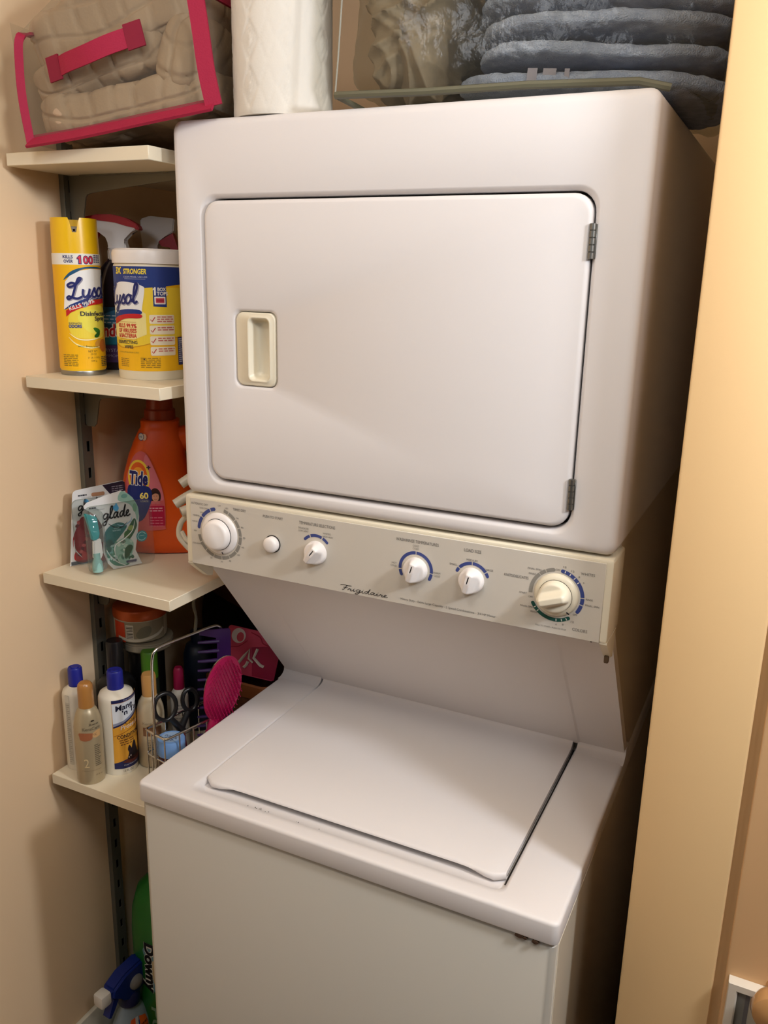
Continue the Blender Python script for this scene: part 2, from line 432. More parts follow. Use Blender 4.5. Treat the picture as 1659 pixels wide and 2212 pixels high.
# dryer cabinet
bm = NB(); R = []
B = 0.012
def ring_o(inset, y, r): return XZ(rr(inset, W - inset, 1.377 + inset, 1.929 - inset, r), y)
R.append(ring_o(0, 0.66, .014)); R.append(ring_o(0, B, .014))
for a in (22, 45, 68, 90):
    t = math.radians(a); R.append(ring_o(B * (1 - math.cos(t)), B * (1 - math.sin(t)), .014))
H = (0.048, 0.6285, 1.397, 1.8275)
def ring_h(d, y, r=.026): return XZ(rr(H[0] + d, H[1] - d, H[2] + d, H[3] - d, r), y)
R += [ring_h(-.001, 0), ring_h(.001, .0008), ring_h(.0045, .005), ring_h(.0055, .009), ring_h(.0056, .026)]
loft(bm, R, True, False)
dc = part('dryer_cabinet', bm, ENAMEL, LC, world=True, angle=50)
bm = NB(); box(bm, H[0] - .0, H[1] + .0, .0255, .03, H[2], H[3]); part('door_well', bm, GAP, LC, world=True)
# dryer door with a hole for the pull
bm = NB(); R = []
D = (0.0545, 0.6212, 1.4068, 1.8186)
def ring_d(d, y, r=.024): return XZ(rr(D[0] + d, D[1] - d, D[2] + d, D[3] - d, max(r - d * .5, .004)), y)
R += [ring_d(.002, .024), ring_d(0, .020), ring_d(0, .0045)]
for a in (22, 45, 68, 90):
    t = math.radians(a); R.append(ring_d(.0062 * (1 - math.cos(t)), .0045 - .0062 * math.sin(t)))
HP = (0.108, 0.1765, 1.557, 1.6635)
def ring_p(d, y, r=.012): return XZ(rr(HP[0] + d, HP[1] - d, HP[2] + d, HP[3] - d, r), y)
R += [ring_p(-.006, -.0017), ring_p(-.003, -.0005), ring_p(-.0012, .002), ring_p(-.001, .02)]
loft(bm, R, False, False)
door_o = part('dryer_door', bm, ENAMEL, LC, world=True, angle=50)
bm = NB()
Q = (0.130, 0.1665, 1.565, 1.656)
def ring_q(d, y, r): return XZ(rr(Q[0] + d, Q[1] - d, Q[2] + d, Q[3] - d, r), y)
loft(bm, [ring_p(.0, .02), ring_p(.0, .0008, .0118), ring_p(.0007, -.0004, .0115), ring_p(.002, -.0008, .011), ring_q(-.0026, -.0008, .009), ring_q(-.0016, -.002, .009), ring_q(-.0004, -.0021, .008), ring_q(.0012, -.0008, .007), ring_q(.004, .012, .007), ring_q(.0075, .0165, .007)], False, True)
part('door_pull', bm, PLASTIC_C, door_o, 'recessed cream plastic door pull', world=True, angle=60)
for z0, z1 in ((1.743, 1.784), (1.433, 1.474)):
    bm = NB(); n = 5; prof = [(0, z0)]
    for k in range(n):
        a = z0 + (z1 - z0) * k / n; b = z0 + (z1 - z0) * (k + 1) / n
        prof += [(.0030, a + .0001), (.0040, a + .0007), (.0040, b - .0007), (.0030, b - .0001)]
    prof.append((0, z1)); lathe(bm, prof, 16, (0.6228, -0.0015, 0), cap=False)
    box(bm, .6240, .628, -.0008, .004, z0 + .001, z1 - .001, .0004, 1)
    part('hinge', bm, HINGE, door_o, 'grey steel door hinge', world=True)

# control panel
bm = NB()
def ring_c(d, y): return XZ(rr(d, W - d, 1.2575 + d, 1.3735 - d, .004, 3), y)
loft(bm, [ring_c(0, .07), ring_c(0, .003), ring_c(.001, .0008), ring_c(.003, 0), XZ(rr(.0105, .6765, 1.2578 + .002, 1.3690, .002, 3), 0)], True, True)
for sx in (0, W - .010):      # the two end caps: a bracket that runs back under the panel
    prism(bm, [(.0015, 1.2590), (.0015, 1.2560), (.010, 1.2480), (.040, 1.2235), (.052, 1.2200), (.062, 1.259)], 'x', sx, sx + .010)
cp = part('control_panel', bm, PLASTIC_C, LC, world=True, angle=30)
bm = NB(); box(bm, .0108, .6762, -.0012, .001, 1.2582, 1.3685, .0006, 1); part('face_plate', bm, PANEL, cp, 'pale grey beige printed face plate', world=True)
bm = NB(); box(bm, .659, .661, .0285, .0295, 1.2445, 1.2500); part('latch_slot', bm, GAP, cp, world=True)
bm = NB(); box(bm, .678, .684, .035, .043, 1.215, 1.226, .001, 1); part('clip', bm, mat('brown_clip', (92, 72, 50), .6), cp, world=True)

PRS = {}
def use(name):
    global pr
    pr = Print(None); PRS.setdefault(name, []).append(pr)
use('printed_lettering')
INK = (96, 92, 88); BLUE = (62, 74, 132); GREY = (140, 136, 128); GREEN = (36, 84, 74); WH = (220, 216, 206)
T = lambda s, u, v, h, w, **k: pr.text(s, u, v, h, w, k.get('rgb', INK), 2, k.get('bold', 0.0))
T('AUTOMATIC DRY', .0135, 1.3590, .0037, .033, rgb=(120, 116, 110)); T('TIMED DRY', .095, 1.3590, .0040, .024)
T('PUSH TO START', .151, 1.3560, .0040, .036); T('TEMPERATURE SELECTIONS', .216, 1.3550, .0046, .062)
T('DELICATES', .2145, 1.3476, .0028, .018, rgb=(128, 124, 118)); T('LOW HEAT', .2145, 1.3432, .0028, .018, rgb=(128, 124, 118))
T('WHITES', .257, 1.3446, .0028, .014, rgb=(128, 124, 118)); T('HIGH HEAT', .257, 1.3400, .0028, .018, rgb=(128, 124, 118))
T('WASH/RINSE TEMPERATURES', .378, 1.3545, .0044, .066); T('COLD', .4045, 1.3490, .0028, .0095, rgb=(128, 124, 118)); T('COLD', .4045, 1.3448, .0028, .0095, rgb=(128, 124, 118))
T('HOT', .3722, 1.3185, .0028, .008, rgb=(128, 124, 118)); T('COLD', .3705, 1.3143, .0028, .0095, rgb=(128, 124, 118))
T('WARM', .4372, 1.3140, .0028, .011, rgb=(128, 124, 118)); T('COLD', .4384, 1.3096, .0028, .0095, rgb=(128, 124, 118))
T('LOAD SIZE', .482, 1.3545, .0044, .025); T('MEDIUM', .4862, 1.3415, .0029, .016, rgb=(110, 106, 102)); T('SMALL', .4615, 1.3316, .0029, .012, rgb=(110, 106, 102)); T('LARGE', .5135, 1.3316, .0029, .012, rgb=(110, 106, 102))
T('WHITES', .6445, 1.3482, .0038, .0185, rgb=(120, 116, 110)); T('COLORS', .6395, 1.2690, .0040, .020, rgb=(120, 116, 110)); T('KNITS/DELICATES', .5415, 1.3294, .0038, .034)
# left dial ring
use('dial_scale')
cx, cz = .0672, 1.3165
def seg(cx, cz, r0, r1, a0, a1, col): pr.arc(cx, cz, r0, r1, a0, a1, col, 2)
pr.arc(cx, cz, .0375, .0432, 103, 113, BLUE, 1, cap='a').arc(cx, cz, .0375, .0432, 115.5, 143, BLUE, 1).arc(cx, cz, .0375, .0432, 145.5, 172, BLUE, 1, cap='b')
for a0, a1 in ((76, 64), (62, 42), (40, 22), (20, 2), (0, -18), (-20, -38), (-40, -62), (-64, -84), (-86, -106), (-108, -130), (-132, -152), (-154, -170)):
    pr.arc(cx, cz, .0375, .0430, a0, a1, GREY, 1)
for ang, s, w in ((88, 'OFF', .006), (71, '100', .006), (41, '90', .0045), (21, '80', .0045), (0, '70', .0045), (-20, '60', .0045), (-40, '50', .0045), (-66, '40', .0045), (-86, '30', .0045), (-112, '20', .0045), (182, 'OFF', .006)):
    a = math.radians(ang); T(s, cx + .0475 * math.cos(a) - w / 2, cz + .0465 * math.sin(a) - .0013, .0026, w, rgb=(118, 114, 108))
T('LESS DRY', .0300, 1.3535, .0025, .017, rgb=(128, 124, 118)); T('LIGHT', .0305, 1.3460, .0025, .009, rgb=(128, 124, 118)); T('NORMAL', .0165, 1.3395, .0028, .0135, rgb=(110, 106, 102)); T('MORE DRY', .0145, 1.3295, .0025, .0105, rgb=(118, 114, 108)); T('COOL DOWN', .0135, 1.2925, .0026, .018, rgb=(118, 114, 108))
# small knob arcs
use('knob_scale')
pr.arc(.245, 1.3145, .0238, .0283, 42, 63, BLUE, 1, cap='a').arc(.245, 1.3145, .0238, .0283, 67, 110, BLUE, 1).arc(.245, 1.3145, .0238, .0283, 114, 136, BLUE, 1, cap='b')
use('knob_scale')
pr.arc(.410, 1.3155, .0222, .0268, -28, -8, BLUE, 1, cap='a').arc(.410, 1.3155, .0222, .0268, -5, 89, BLUE, 1).arc(.410, 1.3155, .0222, .0268, 92, 185, BLUE, 1).arc(.410, 1.3155, .0222, .0268, 188.5, 206, BLUE, 1, cap='b')
use('knob_scale')
pr.arc(.495, 1.3140, .0222, .0268, 22, 34, BLUE, 1, cap='a').arc(.495, 1.3140, .0222, .0268, 37, 89, BLUE, 1).arc(.495, 1.3140, .0222, .0268, 92, 139, BLUE, 1).arc(.495, 1.3140, .0222, .0268, 142.5, 154, BLUE, 1, cap='b')
# right dial ring
use('dial_scale')
cx, cz = .6145, 1.3145
pr.arc(cx, cz, .0325, .0375, 100, 116, GREY, 1, cap='a').arc(cx, cz, .0325, .0375, 118, 132, GREY, 1).arc(cx, cz, .0325, .0375, 134, 184, GREY, 1)
pr.arc(cx, cz, .0325, .0375, 4, 80, BLUE, 1, cap=False).arc(cx, cz, .0325, .0375, -12, 2, BLUE, 1).arc(cx, cz, .0325, .0375, -32, -14.5, BLUE, 1, cap='a')
pr.ell(cx + .035 * math.cos(math.radians(80)), cz + .035 * math.sin(math.radians(80)), .0025, .0025, BLUE, .5, 10)
for a in (74, 62, 50, 38): pr.arc(cx, cz, .0335, .0368, a - 1, a + 1, WH, 2)
pr.arc(cx, cz, .0325, .0375, 208, 302, GREEN, 1, cap=True)
for a in (218, 228, 274, 286, 297): pr.arc(cx, cz, .0335, .0368, a - 1, a + 1, WH, 2)
for ang, s, w in ((90, 'OFF', .006), (78, '15', .0042), (62, '12', .0042), (47, '8', .002), (34, '4', .002), (194, 'OFF', .006), (-40, 'OFF', .006), (-54, '12', .0042), (-73, '8', .002), (-86, '4', .002)):
    a = math.radians(ang); k = .0355 if s == 'OFF' else .0415
    T(s, cx + k * math.cos(a) - w / 2, cz + k * math.sin(a) - .0013, .0026, w, rgb=(118, 114, 108))
T('FINAL SPIN', .5735, 1.3445, .0026, .0185, rgb=(118, 114, 108)); T('RINSE', .5755, 1.3375, .0026, .0095, rgb=(118, 114, 108)); T('START', .5640, 1.3085, .0026, .0105, rgb=(118, 114, 108)); T('FINAL SPIN', .5665, 1.2900, .0026, .019, rgb=(118, 114, 108)); T('RINSE', .5815, 1.2840, .0026, .009, rgb=(118, 114, 108))
T('RINSE', .6540, 1.3145, .0026, .009, rgb=(110, 106, 102)); T('FINAL SPIN', .6540, 1.3065, .0026, .018, rgb=(110, 106, 102))
T('PULL TO START - PUSH TO STOP', .5895, 1.2668, .0020, .042, rgb=(130, 126, 120))
use('printed_slogan')
T('Heavy Duty - Extra Large Capacity - 2 Speed Combinations - 3/4 HP Motor', .388, 1.2645, .0042, .145, rgb=(104, 100, 94))
use('brand_script')
pr.script('Frigidaire', .287, 1.2635, .0041, .00085, (50, 46, 46), 3, .080, shear=.25)
for nm_, ps in PRS.items():
    for p_ in ps:
        o_ = p_.build(nm_, lambda u, v, d: Vector((u, -.0014 - d, v)) - Vector(LC.location), cp)
        if nm_ == 'printed_lettering': o_['kind'] = 'stuff'

def knob(name, cx, cz, r, ang, kind, label, extra_rings=None):
    bm = NB(); nr, na = 16, 56; h0 = .0095 if kind != 'dome' else .008
    c, s = math.cos(ang), math.sin(ang)
    def hgt(x, z):
        rad = min(1.0, math.hypot(x, z) / r); a = (x * c + z * s) / r; b = (-x * s + z * c) / r   # a across the grip, b along it
        edge = 1 - max(0, (rad - .82) / .18) ** 2 * .35
        if kind == 'ridge':
            w = .40 + .08 * b; k = max(0.0, 1 - abs(a) / (w + .26)); k = k * k * (3 - 2 * k); k = min(1.0, k * 1.35)
            return h0 * edge + .0125 * k * (1 - .25 * max(0, -b)) * (1 - .5 * max(0, rad - .8) / .2)
        if kind == 'big':
            k = max(0.0, 1 - max(0, abs(a) - .16) / .34); k = k * k * (3 - 2 * k)
            return .011 * edge + .013 * k * (1 - .35 * max(0, rad - .75) / .25)
        return .014 * (1 - .30 * rad * rad) * edge - .002 * (1 / (1 + math.exp(-(a - .25) * 7))) * (1 - rad ** 4)
    rows = [[bm.verts.new((cx, -hgt(0, 0) - .0012, cz))]]
    for i in range(1, nr + 1):
        q = r * (i / nr); rows.append([bm.verts.new((cx + q * math.cos(2 * PI * k / na), -.0012 - hgt(q * math.cos(2 * PI * k / na), q * math.sin(2 * PI * k / na)), cz + q * math.sin(2 * PI * k / na))) for k in range(na)])
    rows.append([bm.verts.new((cx + r * 1.03 * math.cos(2 * PI * k / na), -.0010, cz + r * 1.03 * math.sin(2 * PI * k / na))) for k in range(na)])
    for k in range(na): bm.faces.new((rows[0][0], rows[1][k], rows[1][(k + 1) % na]))
    for a, b in zip(rows[1:], rows[2:]):
        for k in range(na): bm.faces.new((a[k], a[(k + 1) % na], b[(k + 1) % na], b[k]))
    bm.faces.new(rows[-1])
    o = part(name, bm, PLASTIC_W if kind != 'big' else PLASTIC_C, cp, label, world=True, angle=70)
    return o
def mark(cx, cz, y, ln, wd, ang, name='pointer_mark'):
    bm = NB(); d = Vector((math.sin(ang), 0, math.cos(ang))); n = Vector((d.z, 0, -d.x)); c = Vector((cx, y, cz))
    vs = []
    for k in range(8):
        a = PI * k / 7; vs.append(c + d * ln / 2 + (n * math.cos(a) + d * math.sin(a)) * wd / 2)
    for k in range(8):
        a = PI * k / 7; vs.append(c - d * ln / 2 - (n * math.cos(a) + d * math.sin(a)) * wd / 2)
    f = bm.faces.new([bm.verts.new(v) for v in vs]); r = bmesh.ops.extrude_face_region(bm, geom=[f])
    for v in [g for g in r['geom'] if isinstance(g, bmesh.types.BMVert)]: v.co.y -= .0006
    part(name, bm, mat('mark_black', (34, 32, 36), .5), cp, world=True)
def skirt(cx, cz, r, name='dial_skirt', m=PLASTIC_W):
    bm = NB(); lathe(bm, [(r, .0008), (r, .002), (r * .93, .0048), (r * .80, .0062), (r * .76, .0062)], 56, (cx, 0, cz), ax=(0, -1, 0)); part(name, bm, m, cp, world=True, angle=60)
    bm = NB(); lathe(bm, [(0, .0064), (r * .755, .0064), (r * .75, .0066), (0, .0066)], 48, (cx, 0, cz), ax=(0, -1, 0), cap=False); part('dial_gap', bm, GAP, cp, world=True)
skirt(.0672, 1.3165, .0345); skirt(.6145, 1.3145, .0300, m=PLASTIC_C)
# the two timers sit on their skirts, the small knobs on the plate
o = knob('timer_knob', .0672, 1.3165, .0245, math.radians(20), 'dome', 'round white dryer timer knob'); o.location.y -= .006
o = knob('timer_knob', .6145, 1.3145, .0215, math.radians(110), 'big', 'large cream washer timer knob with a broad grip'); o.location.y -= .006
mark(.0762, 1.2865, -.0065, .003, .0016, math.radians(-35)); mark(.6330, 1.2935, -.0065, .003, .0018, math.radians(-60))
for cx, cz, ang in ((.2455, 1.3140, -38), (.4100, 1.3150, -16), (.4950, 1.3140, -14)):
    knob('selector_knob', cx, cz, .0178, math.radians(ang), 'ridge', 'small white selector knob')
    t = math.radians(-ang); mark(cx + .0065 * math.sin(t), cz + .0065 * math.cos(t), -.0226, .009, .0016, t)
bm = NB(); lathe(bm, [(.0140, .0008), (.0140, .0022), (.0126, .0022), (.0126, .0015)], 36, (.168, 0, 1.3155), ax=(0, -1, 0)); part('button_ring', bm, GAP, cp, world=True)
bm = NB(); lathe(bm, [(.0124, .001), (.0124, .009), (.0115, .0112), (.008, .0128), (.004, .0133), (0, .0134)], 36, (.168, 0, 1.3155), ax=(0, -1, 0), cap=False); part('start_button', bm, PLASTIC_W, cp, 'round white push button', world=True, angle=60)

# sloping back panel between the panel and the washer top
bm = NB()
def slope(x0, x1, off, mi=0):
    pts = [(.020, 1.268), (.046, 1.250), (.288, .948), (.294, .938)]
    n = Vector((-.80, -.60))    # towards the front (y) and up
    A = [bm.verts.new((x0, p[0] - off, p[1] - off * .3)) for p in pts]; Bv = [bm.verts.new((x1, p[0] - off, p[1] - off * .3)) for p in pts]
    for i in range(3): bm.faces.new((A[i], Bv[i], Bv[i + 1], A[i + 1])).material_index = mi
    return A, Bv
a1, b1 = slope(.002, .088, 0); a2, b2 = slope(.092, .604, .0016); a3, b3 = slope(.608, .684, 0)
for p, q in ((b1, a2), (b2, a3)):
    for i in range(3): bm.faces.new((p[i], q[i], q[i + 1], p[i + 1]))
for p, q in ((a1, -1), (b3, 1)):      # returns at both sides
    ret = [bm.verts.new((v.co.x + .0015 * q, v.co.y + .016, v.co.z)) for v in p]
    for i in range(3): bm.faces.new((p[i], ret[i], ret[i + 1], p[i + 1]))
part('back_panel', bm, ENAMEL, LC, world=True, angle=20)
bm = NB(); prism(bm, [(.062, 1.38), (.062, 1.245), (.30, .95), (.32, .90), (.66, .90), (.66, 1.38)], 'x', .004, .682); part('support_frame', bm, ENAMEL_SIDE, LC, 'cream side frame of the unit', world=True)

# washer body and top
bm = NB()
ro = lambda d, z, r=.012: XY(rr(.002 + d, .684 - d, -.143 + d, .66 - d, r, 4), z)
loft(bm, [ro(.03, .03), ro(.03, .085), ro(.0, .09), ro(0, .888), ro(.004, .893)], True, True)
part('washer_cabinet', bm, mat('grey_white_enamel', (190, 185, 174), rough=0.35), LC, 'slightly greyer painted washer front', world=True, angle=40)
bm = NB(); box(bm, .6835, .6850, -.128, .60, .10, .886, .0005, 1); part('side_panel', bm, ENAMEL_SIDE, LC, world=True)
bm = NB(); box(bm, .006, .680, -.139, .62, .8925, .898); part('seam_gap', bm, GAP, LC, world=True)
bm = NB()
def rt(d, z, r=.010): return XY(rr(-.001 + d, .687 - d, -.147 + d, .66 - d, r, 5), z)
def rl(d, z, r=.016, df=None):
    df = d if df is None else df
    return XY(rr(.0885 + d, .6025 - d, -.124 + df, .330, r, 5), z)
R = [rt(.006, .8965), rt(.0005, .8968), rt(0, .8985)]
for k in range(5):
    t = math.radians(90.0 * k / 4); R.append(rt(.0055 * (1 - math.cos(t)), .9245 + .0055 * math.sin(t)))
R += [rl(-.0045, .930, df=-.003), rl(-.0025, .9293, df=.001), rl(.0016, .9245, df=.011), rl(.0020, .9172, df=.021), rl(.0022, .9165, df=.034)]
loft(bm, R, True, True)
cove = [(.268, .9296), (.278, .9304), (.286, .9335), (.291, .9385), (.293, .9475), (.300, .9485), (.32, .9485), (.32, .9296)]
prism(bm, cove, 'x', -.001, .0875); prism(bm, cove, 'x', .6045, .687)
wt = part('washer_top', bm, ENAMEL, LC, world=True, angle=35)
# lid with a scooped front edge and a turned-up back
bm = NB(); nx = 36; LX0, LX1, LY = .0925, .5962, -.0945
prof_top = []
for i in range(nx + 1):
    t = i / nx; x = LX0 + (LX1 - LX0) * t
    e = min(t, 1 - t) * (LX1 - LX0)
    cr = .010; dy = cr - math.sqrt(max(0, cr * cr - max(0, cr - e) ** 2)) if e < cr else 0.0
    s = min(1.0, max(0.0, (e - .018) / .05)); s = s * s * (3 - 2 * s)
    drop = .0125 - .0075 * s          # skirt height: deep at the corners, shallow over the finger scoop
    set_back = .004 * s
    prof_top.append((x, LY + dy + set_back, drop, s))
rowsL = []
yb = [.02, .14, .26, .276, .285, .290, .292]; zb = [.9318, .9318, .9316, .9325, .9355, .9400, .9482]
for (x, y, drop, s) in prof_top:
    z = .9318
    col = [(x, y + .012, z - drop - .0005), (x, y + .0035, z - drop), (x, y + .0006, z - drop + .0025), (x, y, z - .0045), (x, y + .0012, z - .0016), (x, y + .0042, z)]
    col += [(x, b, c) for b, c in zip(yb, zb)] + [(x, .300, .9485), (x, .300, .925)]
    rowsL.append([bm.verts.new(p) for p in col])
for a, b in zip(rowsL, rowsL[1:]):
    for i in range(len(a) - 1): bm.faces.new((a[i], b[i], b[i + 1], a[i + 1]))
for rrow, sg in ((rowsL[0], 1), (rowsL[-1], -1)):      # side skirts
    low = [bm.verts.new((v.co.x + .0008 * sg, v.co.y, min(v.co.z, .921) if i > 2 else v.co.z)) for i, v in enumerate(rrow)]
    for i in range(2, len(rrow) - 1):
        try: bm.faces.new((rrow[i], rrow[i + 1], low[i + 1], low[i]))
        except ValueError: pass
part('washer_lid', bm, ENAMEL, LC, world=True, angle=40)
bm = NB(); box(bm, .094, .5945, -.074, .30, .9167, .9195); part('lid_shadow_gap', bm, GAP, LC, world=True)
bm = NB(); box(bm, .5964, .6002, -.090, .300, .9167, .9180); part('lid_gap_shade', bm, GAP, LC, world=True)  # dark strip standing in for the shade in the lid's right-hand gap
bm = NB()
for dx, dz, s in ((0, 0, .0055), (.008, -.001, .003), (.022, -.0015, .0045)):
    prism(bm, [(.636 + dx + s * math.cos(2 * PI * k / 9) * (1 + .2 * math.sin(3 * k)), .8945 + dz + .55 * s * math.sin(2 * PI * k / 9)) for k in range(9)], 'y', -.1472, -.143)
part('rust_chip', bm, mat('rust', (66, 44, 26), .9, bump=(300, .6, .002)), LC, 'small dark rust chip on the seam', world=True)
rnd = random.Random(3); bm = NB()
for k in range(16):
    x = rnd.choice((.165, .205, .215, .22, .29)) + rnd.gauss(0, .012); y = max(-.1115, min(-.0970, -.1050 + rnd.gauss(0, .0035))); q = rnd.uniform(.0005, .0014); zl = .9170 + max(0, -.1030 - y) * .73; box(bm, x, x + q, y, y + q, zl, zl + .0007)
o = part('lint_speck', bm, mat('lint', (110, 106, 102), .9), LC, world=True, smooth=False); o['kind'] = 'stuff'

# ------------------------------------------------------------------ wall-mounted shelving on the left
std = thing('shelf_standard', 'slotted grey steel upright screwed to the left wall, carrying the white shelves', 'shelf upright', (XL, 0.111, 0.0))
bm = NB(); Z0, Z1, PIT, OFF = 0.14, 2.10, 0.0508, 0.020
box(bm, 0, .011, -.0135, -.0115, Z0, Z1, .0006, 1); box(bm, 0, .011, .0115, .0135, Z0, Z1, .0006, 1)
box(bm, .0095, .011, -.0115, -.0025, Z0, Z1); box(bm, .0095, .011, .0050, .0115, Z0, Z1)
part('channel', bm, STEEL, std, smooth=False)
bm = NB(); box(bm, 0.0003, .0015, -.0114, .0114, Z0, Z1); part('channel_back', bm, STEEL_D, std, smooth=False)
zz = Z0 + OFF; me0 = None; k = 0
br = NB(); box(br, .0095, .011, -.0026, .0051, 0, PIT - .020); ob = link_mesh('slot_bridge', br, STEEL, std, smooth=False); ob.location = (0, 0, Z0)
while Z0 + PIT * (k + 1) < Z1:
    k += 1; o = ob.copy(); COL.objects.link(o); o.parent = std; o.location = (0, 0, Z0 + PIT * k)
SHELF_Y0, SHELF_Y1 = -0.02, 0.56
SZ = (1.894, 1.543, 1.190, 0.790)
SL = ('white melamine shelf under the quilt bag, topmost of four', 'white melamine shelf holding the yellow spray can and wipes', 'white melamine shelf holding the orange detergent jug', 'lowest white melamine shelf, crowded with hair care bottles')
for i, z in enumerate(SZ):
    y0 = SHELF_Y0 if i < 3 else -0.040
    s = thing('shelf', SL[i], 'shelf', (XL + .012, 0, z - .0195), group='white shelves on the left wall')
    bm = NB(); box(bm, 0, .288, y0, SHELF_Y1, 0, .0195, .0009, 1); part('board', bm, MELAMINE, s)
    t = thing('shelf_bracket', 'grey steel bracket under the ' + ('top shelf', 'second shelf from the top', 'third shelf from the top', 'lowest shelf')[i] + ', hooked into the wall upright', 'bracket', (XL + .0112, .111, z - .0197), group='shelf brackets')
    bm = NB()
    out = [(0, -.0004), (.262, -.0004), (.262, -.010), (.14, -.020), (.052, -.0285), (.040, -.031), (.036, -.036), (.026, -.078), (.020, -.084), (.004, -.084), (0, -.080)]
    prism(bm, out, 'y', -.0012, .0012); box(bm, .03, .255, -.007, .007, -.0016, -.0004, 0)
    part('blade', bm, STEEL, t, smooth=False)
bm = NB()

# ------------------------------------------------------------------ top shelf: quilt in a clear bag with pink trim
PLAST = lambda name, rgb, r=.35: mat(name, rgb, rough=r)
QROT = (0, -0.117, math.radians(7)); QLOC = (-0.233, -0.043, 1.9005)
quilt = thing('folded_quilt', 'taupe quilted comforter folded inside the clear pink-trimmed bag', 'quilt', QLOC, QROT)
QM = mat('taupe_quilt', (178, 154, 128), rough=0.85, spec=0.15, bump=(260, 0.25, 0.002))
def quilt_fn(sp, amp, seed):
    def fn(p, n):
        s = p.z - p.y + p.x * .35 * nz(p, 5, seed); u = p.x + .012 * nz(p, 14, seed + 3)
        a = abs(math.sin(PI * u / sp)); b = abs(math.sin(PI * s / sp))
        pil = min(1.0, a * 3.2) * min(1.0, b * 3.2)
        return n * (amp * (pil - .6)) + n * (.010 * nz(p, 16, seed)) + Vector((0, 0, .006 * nz(p, 9, seed + 1)))
    return fn
def qlayer(c, h, seed, rot=None, e=6.0, n=56):
    bm = NB(); softbox(bm, c, h, e, n, quilt_fn(.040, .0042, seed), rot); return bm
RX = lambda a: Matrix.Rotation(a, 3, 'X'); RY = lambda a: Matrix.Rotation(a, 3, 'Y'); RZ = lambda a: Matrix.Rotation(a, 3, 'Z')
part('bottom_fold', qlayer((.152, .142, .038), (.154, .136, .031), 1.0), QM, quilt, angle=80)
part('middle_fold', qlayer((.122, .146, .092), (.126, .134, .030), 7.0, RY(-.10)), QM, quilt, angle=80)
part('upper_fold', qlayer((.146, .152, .152), (.150, .134, .050), 13.0, RY(-.14)), QM, quilt, angle=80)
part('end_loop', qlayer((.262, .080, .088), (.038, .072, .054), 19.0, RY(.35), 3.2, 30), QM, quilt, angle=80)
qb = thing('storage_bag', 'clear plastic storage bag with hot pink trim and strap, leaning on the top shelf', 'storage bag', QLOC, QROT)
QW, QD, QH = .321, .285, .168
bm = NB()
def vsheet(bm, P, nu, nv, amp, seed):
    """bilinear wavy sheet over four corners"""
    P = [Vector(p) for p in P]; n = (P[1] - P[0]).cross(P[3] - P[0]).normalized(); g = []
    for i in range(nu + 1):
        r = []
        for j in range(nv + 1):
            a, b = i / nu, j / nv; q = P[0].lerp(P[1], a).lerp(P[3].lerp(P[2], a), b)
            w = min(1, 6 * min(a, 1 - a)) * min(1, 6 * min(b, 1 - b)); r.append(bm.verts.new(q + n * amp * w * nz(q, 18, seed)))
        g.append(r)
    for i in range(nu):
        for j in range(nv): bm.faces.new((g[i][j], g[i + 1][j], g[i + 1][j + 1], g[i][j + 1]))
vsheet(bm, [(0, 0, 0), (QW, 0, 0), (QW, .01, QH + .14), (.01, .004, QH - .015)], 24, 16, .006, 2)
vsheet(bm, [(QW, 0, 0), (QW, QD, 0), (QW, QD, QH), (QW, 0, QH)], 20, 14, .006, 5)
vsheet(bm, [(0, QD, 0), (0, 0, 0), (0, 0, QH), (0, QD, QH)], 20, 14, .006, 8)
part('clear_panels', bm, CLEAR, qb, angle=80)
def ribbon(name, pts, w, t, up, parent, m, k=5, label=None):
    """flat strap: a tube squashed along its path"""
    bm = NB(); P = catmull(pts, k); n = len(P); rings = []
    for i in range(n):
        d = (P[min(i + 1, n - 1)] - P[max(i - 1, 0)]).normalized(); u = Vector(up); u = (u - d * u.dot(d)).normalized(); s = d.cross(u)
        rings.append([P[i] + u * w / 2 + s * t / 2, P[i] + u * w / 2 - s * t / 2, P[i] - u * w / 2 - s * t / 2, P[i] - u * w / 2 + s * t / 2])
    loft(bm, rings, True, True); return part(name, bm, m, parent, label, angle=40)
ribbon('bottom_trim', [(0, -.002, .003), (.1, -.004, .001), (.22, -.003, .004), (QW, -.002, .006)], .025, .004, (0, .7, .7), qb, PINK)
ribbon('side_trim', [(.003, -.002, 0), (.002, -.003, .06), (.006, -.002, .11), (.014, .0, QH - .022), (.018, .03, QH - .014), (.016, .10, QH - .012)], .012, .004, (.7, .7, .1), qb, PINK)
ribbon('side_trim', [(QW, -.002, .004), (QW - .004, -.004, .05), (QW - .006, -.003, .11), (QW - .010, -.002, QH + .03)], .024, .004, (1, .15, 0), qb, PINK)
ribbon('top_trim', [(QW - .006, .0, QH - .01), (QW, .05, QH - .012), (QW + .002, .14, QH - .012), (QW, QD, QH - .01)], .012, .004, (0, 0, 1), qb, PINK)
ribbon('rear_trim', [(.004, QD - .005, .02), (.006, QD - .004, .1), (.01, QD - .006, QH)], .012, .004, (0, 1, 0), qb, PINK)
ribbon('handle', [(.060, -.004, .092), (.080, -.006, .094), (.098, -.013, .0945), (.138, -.020, .097), (.172, -.016, .104), (.200, -.008, .110), (.224, -.005, .113)], .026, .0022, (0, 0, 1), qb, PINK, label='hot pink carrying strap')
for a, b in (((.058, -.0044, .092), (.081, -.0064, .0938)), ((.199, -.0084, .1100), (.226, -.0054, .1135))):
    ribbon('stitched_patch', [a, b], .034, .0030, (0, 0, 1), qb, mat('dark_pink_webbing', (128, 6, 42), .8), 2)
